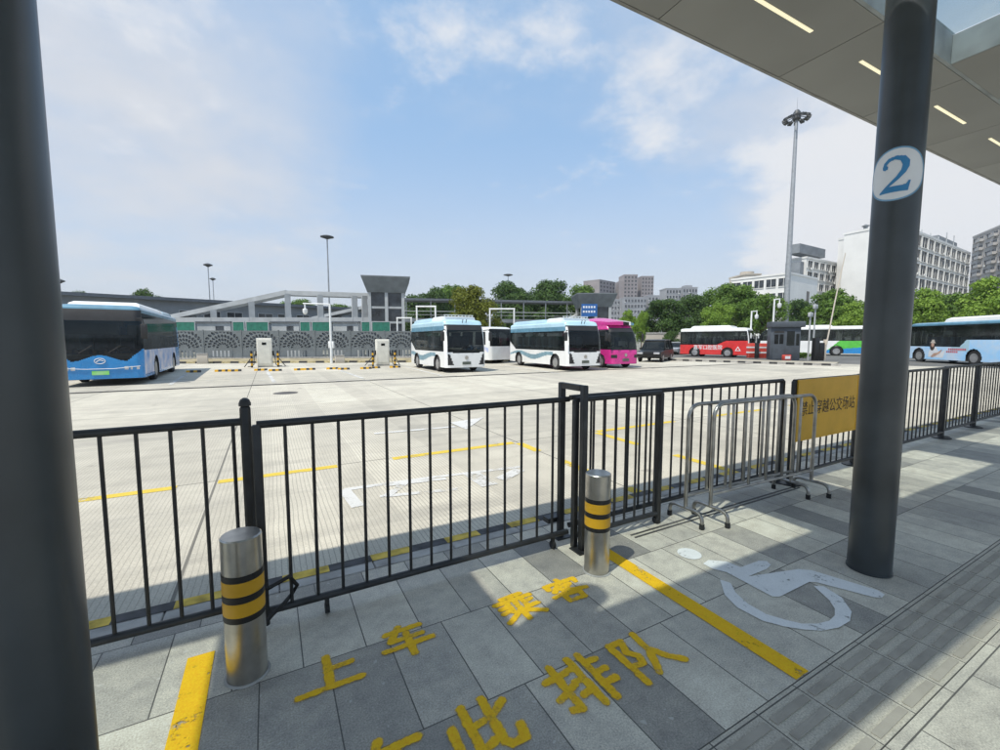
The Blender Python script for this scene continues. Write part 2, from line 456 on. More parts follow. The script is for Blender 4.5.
def text_mesh(body, size, name, material, bold=0.0, extrude=0.0):
    c = bpy.data.curves.new('glyphs', 'FONT'); c.body = body; c.size = size; c.align_x = 'CENTER'; c.align_y = 'CENTER'; c.offset = bold; c.extrude = extrude; c.resolution_u = 4
    o = bpy.data.objects.new('glyphs', c); COL.objects.link(o)
    dg = bpy.context.evaluated_depsgraph_get(); me = bpy.data.meshes.new_from_object(o.evaluated_get(dg))
    bpy.data.objects.remove(o); bpy.data.curves.remove(c)
    xs = [v.co.x for v in me.vertices]; ys = [v.co.y for v in me.vertices]
    cx, cy = (min(xs) + max(xs)) / 2, (min(ys) + max(ys)) / 2
    for v in me.vertices: v.co.x -= cx; v.co.y -= cy
    me.name = name; me.materials.clear(); me.materials.append(material)
    return me, max(xs) - min(xs), max(ys) - min(ys)


# ------------------------------------------------------------------ SETTING: ground, lot, pavement
struct('ground', MB().quad((-1500, -600, LOT - .03), (1500, -600, LOT - .03), (1500, 2500, LOT - .03), (-1500, 2500, LOT - .03)), M['ground'])
struct('bus_lot', MB().quad((-60, 3.14, LOT), (75, 3.14, LOT), (75, 46, LOT), (-60, 46, LOT)), M['lot'])
pv = MB().box(-40, 60, .98, 2.93, -.3, 0); struct('pavement', pv, M['paving'])
struct('tactile_strip', MB().box(-40, 60, .64, .978, -.3, 0), M['tactile'])
struct('inner_pavement', MB().box(-40, 60, -14, .638, -.3, 0), M['paving_inner'])
bars = MB()
for i in range(-6, 60):
    for k in range(4):
        x0 = -.02 + i * .30 + .02; y0 = .66 + k * .078
        bars.box(x0, x0 + .262, y0, y0 + .034, 0.0, .005, c=.0015)
struct('tactile_ribs', bars, M['tactile_bar'])
kb = MB()
for i in range(-34, 60):
    kb.box(i * .6 + .002, i * .6 + .598, 2.934, 3.138, -.3, .004, c=.008)
struct('kerb', kb, M['concrete_kerb'])
kp = MB(); ky = MB()
for i in range(-110, 190):
    t = kp if i % 2 else ky
    x0 = i * .29 + .02
    t.add([(x0, 3.035, .0075), (x0 + .29, 3.035, .0075), (x0 + .29, 3.128, .0075), (x0, 3.128, .0075), (x0, 3.1415, -.004), (x0 + .29, 3.1415, -.004), (x0 + .29, 3.1415, LOT + .004), (x0, 3.1415, LOT + .004)],
          [(0, 1, 2, 3), (3, 2, 5, 4), (4, 5, 6, 7)])
struct('kerb_paint_black', kp, M['kerb_black']); struct('kerb_paint_yellow', ky, M['kerb_yellow'])

# painted yellow lines and lettering on the pavement
def line_strip(mb, x0, x1, y0, y1, z): mb.quad((x0, y0, z), (x1, y0, z), (x1, y1, z), (x0, y1, z))
yl = MB(); line_strip(yl, 2.125, 2.235, .985, 2.36, .004); line_strip(yl, -.42, -.305, 1.2, 2.52, .004)
struct('queue_lines', yl, M['p_yellow_line'])
GL = {  # brush strokes of each sprayed character on a unit square
 '上': [[(.50, .95), (.50, .12)], [(.52, .58), (.88, .60)], [(.04, .10), (.97, .11)]],
 '车': [[(.18, .84), (.84, .86)], [(.44, .98), (.22, .55), (.82, .56)], [(.06, .31), (.95, .33)], [(.54, .70), (.54, .0)]],
 '乘': [[(.30, .95), (.76, .98)], [(.10, .80), (.92, .82)], [(.52, .95), (.52, .02)], [(.34, .70), (.34, .40)], [(.70, .72), (.70, .42), (.92, .44)], [(.14, .60), (.34, .60)], [(.12, .42), (.34, .46)], [(.70, .62), (.88, .66)], [(.48, .36), (.10, .08)], [(.56, .36), (.94, .10)]],
 '客': [[(.50, 1.0), (.54, .90)], [(.10, .70), (.10, .86), (.92, .86), (.90, .70)], [(.44, .80), (.18, .52)], [(.36, .68), (.72, .70), (.34, .38), (.06, .32)], [(.38, .58), (.66, .42), (.96, .34)], [(.30, .30), (.32, .02), (.72, .02), (.74, .30), (.30, .30)]],
 '在': [[(.06, .80), (.95, .82)], [(.46, 1.0), (.30, .62), (.04, .34)], [(.28, .56), (.28, .02)], [(.44, .46), (.88, .47)], [(.66, .68), (.66, .06)], [(.38, .05), (.96, .06)]],
 '此': [[(.10, .66), (.10, .10)], [(.34, .95), (.34, .14)], [(.36, .56), (.54, .58)], [(.02, .06), (.56, .22)], [(.92, .78), (.68, .60)], [(.66, .96), (.66, .14), (.74, .06), (.92, .06), (.95, .26)]],
 '排': [[(.03, .74), (.38, .76)], [(.22, .98), (.22, .10), (.10, .14)], [(.03, .36), (.38, .50)], [(.56, .98), (.56, .02)], [(.76, .98), (.76, .02)], [(.42, .78), (.56, .78)], [(.42, .54), (.56, .54)], [(.38, .28), (.56, .32)], [(.76, .78), (.96, .78)], [(.76, .54), (.96, .54)], [(.76, .30), (.98, .30)]],
 '队': [[(.12, .94), (.12, .0)], [(.14, .92), (.38, .92), (.28, .66), (.40, .50), (.34, .34), (.20, .36)], [(.68, .96), (.64, .50), (.42, .06)], [(.66, .56), (.80, .26), (.98, .06)]],
}
for ch, x, y, sz in (('上', .19, 2.085, .28), ('车', .585, 2.13, .27), ('乘', 1.255, 2.08, .28), ('客', 1.62, 2.09, .26),
                    ('在', .33, 1.47, .30), ('此', .72, 1.47, .30), ('排', 1.23, 1.46, .32), ('队', 1.62, 1.45, .31)):
    mb = MB(); EDG = []; hw_ = .029; stp = .0052; n_ = int((sz + .08) / stp); idx = {}
    segs = [(Vector(((a[0] - .5) * sz, (a[1] - .5) * sz)), Vector(((b[0] - .5) * sz, (b[1] - .5) * sz))) for stz in GL[ch] for a, b in zip(stz, stz[1:])]
    def edge_at(i, k):
        p = Vector((i * stp - n_ * stp / 2, k * stp - n_ * stp / 2)); best = 9
        for a, b in segs:
            d = b - a; t = max(0, min(1, (p - a).dot(d) / d.length_squared)); best = min(best, (p - a - d * t).length)
        return 1 - best / hw_
    ev = [[edge_at(i, k) for k in range(n_ + 1)] for i in range(n_ + 1)]
    def vtx(i, k):
        if (i, k) not in idx: idx[(i, k)] = len(mb.v); mb.v.append((i * stp - n_ * stp / 2, k * stp - n_ * stp / 2, .0035)); EDG.append(max(0, ev[i][k]))
        return idx[(i, k)]
    for i in range(n_):
        for k in range(n_):
            if max(ev[i][k], ev[i + 1][k], ev[i][k + 1], ev[i + 1][k + 1]) > 0:
                mb.f.append((vtx(i, k), vtx(i + 1, k), vtx(i + 1, k + 1), vtx(i, k + 1))); mb.m.append(0)
    o = struct('queue_lettering', mb, M['p_yellow']); o.location = (x, y, .001); o.scale = (1.03, .88 if y > 1.8 else .92, 1); o.data.attributes.new('edge', 'FLOAT', 'POINT').data.foreach_set('value', EDG)
# wheelchair symbol, traced on the paving
def cp(x, y): return G(640 + x / 2.778, 500 + y / 2.778)
ws = MB()
def flat(mb, pts, z): mb.add([(x, y, z) for x, y in pts], [tuple(range(len(pts)))])
hc = cp(137, 150)
flat(ws, [(hc[0] + .085 * math.cos(a * PI / 10), hc[1] + .085 * math.sin(a * PI / 10)) for a in range(20)], .004)
flat(ws, [cp(*p) for p in ((175, 178), (190, 168), (240, 172), (280, 188), (330, 170), (352, 171), (364, 182), (352, 193), (300, 214), (440, 193), (478, 197), (660, 252), (680, 264), (672, 273), (650, 272), (490, 230), (470, 229), (388, 270), (368, 270), (240, 202), (200, 192))], .004)
outer = [(222, 222), (235, 265), (270, 300), (340, 337), (400, 353), (450, 361), (505, 365), (552, 356), (583, 338), (588, 312), (560, 272), (510, 241)]
inner = [(252, 232), (265, 258), (300, 290), (350, 318), (402, 334), (450, 345), (492, 345), (526, 337), (541, 322), (541, 303), (525, 279), (482, 240)]
for a in range(len(outer) - 1):
    ws.add([(*cp(*p), .004) for p in (outer[a], outer[a + 1], inner[a + 1], inner[a])], [(0, 1, 2, 3)])
struct('wheelchair_symbol', ws, M['p_white'])
# gate track let into the paving
struct('gate_track', MB().box(2.55, 5.0, 2.395, 2.41, -.01, .006).box(2.55, 5.0, 2.44, 2.455, -.01, .006), M['iron'])

# painted markings on the lot
z1 = LOT + .004
ym = MB()
for a, b in ((-3.2, -1.0), (-.6, .75), (1.5, 3.5)): line_strip(ym, a, b, 5.92, 6.06, z1)
for a, b in ((5.35, 5.92), (3.9, 4.75), (3.2, 3.5)): line_strip(ym, 3.5, 3.64, a, b, z1)
for a, b in ((5.3, 7.4), (8.6, 10.6), (11.8, 13.6)): line_strip(ym, a, b, 5.92, 6.06, z1)
for a, b in ((4.9, 5.92), (3.3, 4.2)): line_strip(ym, 5.16, 5.3, a, b, z1)
struct('bay_markings_yellow', ym, M['p_yellow_lot'])
wm = MB()
def stroke(p, q, w, mb=None):
    global z1; z1 += .0006; a = Vector(G(*p, LOT)); b = Vector(G(*q, LOT)); t = (b - a).normalized(); n = Vector((-t.y, t.x)) * w / 2
    (mb or wm).add([(*(a - n), z1), (*(b - n), z1), (*(b + n), z1), (*(a + n), z1)], [(0, 1, 2, 3)])
for p, q, w in (((344, 490), (430, 478), .09), ((430, 478), (520, 467), .08), ((344, 490), (358, 507), .13), ((380, 497), (462, 489), .08), ((385, 486), (446, 479), .08),
                ((386, 497), (404, 484), .10), ((470, 473), (490, 486), .22), ((500, 480), (520, 470), .16), ((374, 434), (455, 427), .12)):
    stroke(p, q, w)
flat(wm, [G(*p, LOT) for p in ((450, 423), (484, 417.5), (466, 430))], z1 + .001)
for p, q in (((193, 369.5), (170, 385)), ((265.6, 369.5), (274.7, 383)), ((333, 368), (363, 378.6)), ((406, 367), (442, 376)), ((505, 366), (560, 374))):
    stroke(p, q, .14)
for px in range(180, 420, 26): stroke((px, 381), (px + 8, 381), .1)
struct('bay_markings_white', wm, M['p_white_lot'])
struct('drain_channel', MB().quad((-40, 18.2, z1), (70, 18.2, z1), (70, 18.42, z1), (-40, 18.42, z1)), M['iron'])
mh = MB().lathe([(.36, LOT), (.36, LOT + .008), (.33, LOT + .008), (.33, LOT + .005)], 28, (.42, 15.2))
tag(mh.build('manhole_cover', M['iron']), 'dark round iron manhole cover in the lot in front of the chargers', 'manhole cover')

# ------------------------------------------------------------------ COLUMNS
def column(x, y, label):
    t = empty('canopy_column', (x, y, 0), 0, label, 'column', 'round columns of the canopy')
    MB().lathe([(.122, .0), (.122, 4.3)], 40).build('shaft', M['dark_paint'], t)
    MB().lathe([(.128, .002), (.128, .012)], 40).build('base_ring', M['dark_paint'], t)
    return t
c1 = column(3.64, 1.28, 'dark grey round column with the white number 2 disc on it')
c0 = column(-.522, 1.285, 'dark grey round column at the left edge of the photo, without a number disc')
DZ = 2.645
# number sticker wrapped on the shaft
def wrap(mb, pts, c_ang, zc, r, tri=True):
    mb.add([(r * math.cos(c_ang + u / .122), r * math.sin(c_ang + u / .122), zc + v) for u, v in pts], [tuple(range(len(pts)))])
def wrap_disc(ru, rv, r, c_ang, zc, tilt=.0):
    mb = MB(); n = 48; rings = []
    for k in range(0, 13):
        f = k / 12
        rings.append([(f * ru * math.cos(2 * PI * a / n), f * rv * math.sin(2 * PI * a / n)) for a in range(n)])
    P = []
    for rg in rings:
        P.append([(r * math.cos(c_ang + u / .122), r * math.sin(c_ang + u / .122), zc + v) for u, v in rg])
    mb.loft(P, cap0=False, cap1=False); return mb
ca = math.atan2(-1.28, -3.64) - .07
st = wrap_disc(.158, .164, .1242, ca, DZ).build('number_disc', M['sticker_white'], c1)
rg = MB(); n = 64
for a in range(n):
    q = []
    for rr, aa in ((.158, a), (.158, a + 1), (.149, a + 1), (.149, a)):
        u, v = rr * math.cos(2 * PI * aa / n), rr * 1.036 * math.sin(2 * PI * aa / n)
        q.append((.1252 * math.cos(ca + u / .122), .1252 * math.sin(ca + u / .122), DZ + v))
    rg.add(q, [(0, 1, 2, 3)])
rg.build('disc_ring', M['sticker_ring'], st)
two = [(-.62, .48), (-.56, .72), (-.36, .93), (-.02, 1.0), (.34, .92), (.54, .66), (.54, .34), (.40, .02), (.10, -.34), (-.28, -.68), (.22, -.68), (.44, -.62), (.56, -.42), (.64, -.42), (.54, -1.0), (-.70, -1.0), (-.70, -.92), (-.30, -.50), (.02, -.14), (.20, .18), (.24, .46), (.14, .70), (-.08, .80), (-.30, .74), (-.44, .58), (-.36, .48), (-.38, .34), (-.50, .30), (-.60, .36)]
nb = MB()
# densify and fan into strips by horizontal slices so the digit follows the curved shaft
def poly_slices(poly, n=40):
    zs0 = min(p[1] for p in poly); zs1 = max(p[1] for p in poly); out = []
    def spans(y):
        xs = []
        for i in range(len(poly)):
            (xa, ya), (xb, yb) = poly[i], poly[(i + 1) % len(poly)]
            if (ya <= y) != (yb <= y): xs.append(xa + (y - ya) / (yb - ya) * (xb - xa))
        xs.sort(); return [(xs[k], xs[k + 1]) for k in range(0, len(xs) - 1, 2)]
    for k in range(n):
        y0 = zs0 + (zs1 - zs0) * k / n; y1 = zs0 + (zs1 - zs0) * (k + 1) / n
        for a, b in spans((y0 + y1) / 2): out.append((a, b, y0, y1))
    return out
for a, b, y0, y1 in poly_slices(two, 60):
    m_ = max(1, int((b - a) / .1))
    for j in range(m_):
        xa = a + (b - a) * j / m_; xb = a + (b - a) * (j + 1) / m_
        nb.add([(.1262 * math.cos(ca + u * .111 / .122), .1262 * math.sin(ca + u * .111 / .122), DZ + v * .111) for u, v in ((xa, y0), (xb, y0), (xb, y1), (xa, y1))], [(0, 1, 2, 3)])
nb.build('number_two', M['sticker_blue'], st)

# ------------------------------------------------------------------ CANOPY
cz = 4.3
can = empty('canopy', (4, 0, 0), R(-1.2), 'grey flat station canopy overhead with glazed openings and a row of strip lights', 'canopy')
def cpart(name, mb, m, parent=can): return mb.build(name, m, parent, smooth=False)
X0, X1 = -18.0, 30.0
PL = 1.73; xs0 = 2.95 - 4
k0 = int((X0 - xs0) / PL); k1 = int((X1 - xs0) / PL)
cpart('roof_slab', MB().box(X0, X1, 1.84, 2.70, cz + .02, cz + .22).box(X0, X1, -.06, .96, cz + .02, cz + .30).box(X0, X1, -2.9, -2.62, cz + .02, cz + .30), M['canopy_edge'])  # unseen rear strip kept narrow to let more sky light under the roof
cpart('edge_fascia', MB().box(X0, X1, 2.702, 2.73, cz - .004, cz + .24), M['canopy_edge'])
pm = MB().box(0, PL - .009, 1.842, 2.70, cz, cz + .018).mesh('soffit_panel', M['soffit'], False)
lm = MB().box(.43, 1.30, 2.17, 2.20, cz - .006, cz - .001).mesh('strip_light', M['strip_light'], False)
for k in range(k0, k1):
    link('soffit_panel', pm, can, (xs0 + k * PL, 0, 0))
    link('strip_light', lm, can, (xs0 + k * PL, 0, 0))
cpart('inner_lining', MB().box(X0, X1, 1.808, 1.838, cz + .0, cz + .30), M['canopy_side'])
bm_ = MB().box(0, PL - .009, -.06, .958, cz, cz + .018).mesh('beam_soffit', M['soffit'], False)
for k in range(k0, k1): link('beam_soffit', bm_, can, (xs0 + k * PL, 0, 0))
cpart('beam_lining', MB().box(X0, X1, .963, .982, cz + .0, cz + .30), M['canopy_side'])
cb = MB().box(0, 1.30, 0.984, 1.806, cz - .001, cz + .28).mesh('cross_beam', M['soffit'], False)
cs = MB().box(-.02, -.002, 0.984, 1.806, cz + .001, cz + .27).mesh('beam_side', M['canopy_side'], False)
cb2 = MB().box(0, 1.30, -2.618, -.062, cz - .001, cz + .28).mesh('rear_cross_beam', M['soffit'], False)
gl = MB().box(1.33, 4.24, 0.984, 1.806, cz + .272, cz + .284).mesh('roof_glass', M['roof_glass'], False)
gl2 = MB().box(1.33, 4.24, -2.61, -.07, cz + .272, cz + .284).mesh('roof_glass', M['roof_glass'], False)
for k in range(-5, 6):
    x = 5.98 - 4 + 4.27 * k
    link('cross_beam', cb, can, (x, 0, 0)); link('beam_side', cs, can, (x, 0, 0)); link('beam_side', cs, can, (x + 1.322, 0, 0)); link('rear_cross_beam', cb2, can, (x, 0, 0))
    link('roof_glass', gl, can, (x, 0, 0)); link('roof_glass', gl2, can, (x, 0, 0))

# ------------------------------------------------------------------ BOLLARDS
def bollard(x, y, label, rot):
    t = empty('bollard', (x, y, 0), rot, label, 'bollard', 'stainless steel bollards with yellow and black bands')
    h, r = .695, .086
    MB().lathe([(r, .0), (r, h - .006), (r - .006, h)], 36).build('post', M['steel'], t)
    MB().lathe([(r + .012, .001), (r + .010, .006), (r + .001, .007)], 36, cap0=False, cap1=False).build('ground_collar', M['concrete_kerb'], t)
    for z0, z1_, m in ((.498, .528, 'band_black'), (.432, .498, 'band_yellow'), (.399, .432, 'band_black'), (.333, .399, 'band_yellow'), (.304, .333, 'band_black')):
        b = MB().lathe([(r + .0018, z0 + .0006), (r + .0018, z1_ - .0006)], 36, cap0=False, cap1=False).build('band', M[m], t)
        b['label'] = 'black band' if m == 'band_black' else 'yellow band'
bollard(-.15, 2.27, 'nearer steel bollard between the left yellow line and the fence', 0)
bollard(1.95, 2.18, 'farther steel bollard at the head of the right yellow line', .8)
cbm = MB().tube([(-.24, 2.33, .34), (-.15, 2.375, .345), (-.05, 2.40, .33), (.05, 2.53, .30), (.09, 2.60, .20), (.06, 2.61, .15), (0.02, 2.52, .16), (-.04, 2.42, .17), (-.08, 2.36, .16), (-.15, 2.37, .25), (-.24, 2.33, .34)], .011, 8)
tag(cbm.build('lock_cable', M['rubber']), 'black locking cable looped from the nearer bollard to the fence rail', 'cable')

# ------------------------------------------------------------------ FENCES
GF = 'black steel fence sections along the kerb'
def fence(x0, x1, y, label, end_posts=(True, True), post_top=1.15, z0=.10, z1_=1.15, step=.138, thick=.014, castors=(), first=None, bases=()):
    t = empty('railing_section', ((x0 + x1) / 2, y, 0), 0, label, 'fence', GF); hw = (x1 - x0) / 2
    MB().tube([(-hw, 0, z1_), (hw, 0, z1_)], .021, 12).build('top_rail', M['black_metal'], t)
    MB().tube([(-hw, 0, z0), (hw, 0, z0)], .021, 12).build('bottom_rail', M['black_metal'], t)
    bme = MB().tube([(0, 0, z0 + .01), (0, 0, z1_ - .01)], .0095, 8).mesh('baluster', M['black_metal'])
    f = first if first is not None else step * .55
    x = -hw + f
    while x < hw - step * .3:
        link('baluster', bme, t, (x, 0, 0)); x += step
    for e, xx in zip(end_posts, (-hw, hw)):
        if e:
            MB().box(xx - .022, xx + .022, -.022, .022, .03 if e == 'hang' else 0, post_top, c=.006).build('post', M['black_metal'], t)
    for xx in castors:
        c = MB().box(xx - .012, xx + .012, -.012, .012, .05, z0).build('castor_fork', M['black_metal'], t)
        MB().tube([(xx - .012, 0, .03), (xx + .012, 0, .03)], .03, 16).build('wheel', M['rubber'], c)
    for xx in bases:
        b = MB().lathe([(.12, .0), (.12, .014), (.03, .022), (.028, z0)], 24, (xx, 0)).build('base_plate', M['black_metal'], t)
    return t
fence(-2.3, -.135, 2.72, 'black fence section left of the round-topped post, behind the nearer bollard', (True, False), first=.04, castors=(-.4,), post_top=1.16)
fence(-.075, 2.0, 2.58, 'long black fence section between the two bollards', ('hang', False), castors=(.0 - .72, .9), first=.135, z0=.105)
gp = empty('gate_post', (-.128, 2.70, 0), 0, 'single round-topped black post where two fence sections meet above the nearer bollard', 'post')
MB().box(-.026, .026, -.026, .026, 0, 1.24, c=.012).build('shaft', M['black_metal'], gp)
MB().lathe([(.030, 1.24), (.030, 1.255), (.022, 1.275), (.008, 1.284)], 16).build('cap', M['black_metal'], gp)
gu = empty('gate_guide_frame', (2.04, 2.585, 0), 0, 'black inverted U frame straddling the fence above the farther bollard', 'gate frame')
MB().box(-.024, .024, -.16, -.112, .008, 1.265, c=.006).build('leg', M['black_metal'], gu)
MB().box(-.024, .024, .112, .16, .008, 1.265, c=.006).build('leg', M['black_metal'], gu)
MB().box(-.023, .023, -.111, .111, 1.22, 1.264).build('crosspiece', M['black_metal'], gu)
MB().box(-.07, .07, -.20, -.07, 0, .008).box(-.07, .07, .07, .20, 0, .008).build('foot_plate', M['black_metal'], gu)
MB().box(-.10, .05, .165, .24, .11, .15).build('roller_bracket', M['black_metal'], gu)
fence(2.02, 2.94, 2.52, 'short black gate section on castors, right of the inverted U frame', (True, True), castors=(.44,), z0=.09, step=.115)
fence(2.06, 5.02, 2.64, 'black fence section behind the two steel crowd barriers', (False, True), z0=.12, step=.138, bases=(1.48,))
fence(5.06, 6.55, 2.54, 'black fence section carrying the yellow warning board', (True, True), bases=(-.745, .745))
fence(6.60, 9.62, 2.57, 'black fence section just right of the column with the number 2', (True, True), bases=(-1.5, 1.5), step=.145)
fence(9.72, 11.32, 2.62, 'black fence section between the two flat-footed posts near the right edge', (True, True), bases=(-.8, .8), step=.15)
fence(11.4, 15.5, 2.66, 'farthest black fence section, running out of the photo on the right', (True, True), bases=(-2.05, 2.05), step=.15)

# warning board hung on the fence
sg = empty('warning_board', (5.76, 2.508, .82), 0, 'yellow board with black Chinese warning text hung on the fence beside the column', 'sign')
MB().box(-.68, .68, -.004, .004, -.33, .33).build('board', M['sign_yellow'], sg)
fr_ = MB()
for a in ((-.69, .69, -.008, .006, .33, .345), (-.69, .69, -.008, .006, -.345, -.33), (-.69, -.682, -.008, .006, -.33, .33), (.682, .69, -.008, .006, -.33, .33)): fr_.box(*a)
fr_.build('edge_frame', M['sign_yellow'], sg)
me, w, h = text_mesh('禁止穿越公交场站', .20, 'lettering', M['ink'], .0)
o = link('lettering', me, sg, (0, -.0065, .02)); o.rotation_euler = (PI / 2, 0, 0); k = 1.24 / w; o.scale = (k, k * 1.12, 1)

# ------------------------------------------------------------------ CROWD BARRIERS
def arc(c, r, a0, a1, n=6):
    return [(c[0] + r * math.cos(a0 + (a1 - a0) * i / n), c[1] + r * math.sin(a0 + (a1 - a0) * i / n)) for i in range(n + 1)]
def barrier(x, y, label, rz):
    t = empty('crowd_barrier', (x, y, 0), rz, label, 'barrier', 'stainless steel crowd barriers in front of the fence')
    L_ = 1.56; hw = L_ / 2
    path = [(-hw, .13)] + [(a, b) for a, b in arc((-hw + .12, .92), .12, PI, PI / 2)] + [(a, b) for a, b in arc((hw - .12, .92), .12, PI / 2, 0)] + [(hw, .13)]
    MB().tube([(a, 0, b) for a, b in path], .0165, 12).build('hoop', M['steel_dull'], t)
    MB().tube([(-hw, 0, .24), (hw, 0, .24)], .014, 10).build('lower_rail', M['steel_dull'], t)
    sl = MB().box(-.013, .013, -.009, .009, .252, 1.024, c=.004).mesh('slat', M['steel_dull'])
    for i in range(5): link('slat', sl, t, (-hw + .26 * (i + 1), 0, 0))
    for sx in (-hw, hw):
        pts = [(-.17, .012)] + [(-.17 + .06 - .06 * math.cos(a), .07 + .06 * math.sin(a)) for a in (0, .5, 1.0, PI / 2)] + [(.17 - .06 + .06 * math.cos(a), .07 + .06 * math.sin(a)) for a in (PI / 2, 1.0, .5, 0)] + [(.17, .012)]
        ft = MB().tube([(sx, a, b) for a, b in pts], .016, 10).build('foot', M['steel_dull'], t)
        for yy in (-.17, .17):
            MB().lathe([(.021, 0), (.021, .045)], 14, (sx, yy)).build('rubber_tip', M['rubber'], ft)
barrier(3.95, 2.385, 'steel crowd barrier nearer the gate, the left one of the overlapping pair', R(-2.2))
barrier(4.17, 2.30, 'steel crowd barrier nearer the column, the right one of the overlapping pair', R(-2.2))

# ------------------------------------------------------------------ BUSES
def frange(a, b, st):
    n = max(1, int(math.ceil(abs(b - a) / st - 1e-6))); return [a + (b - a) * i / n for i in range(n + 1)]


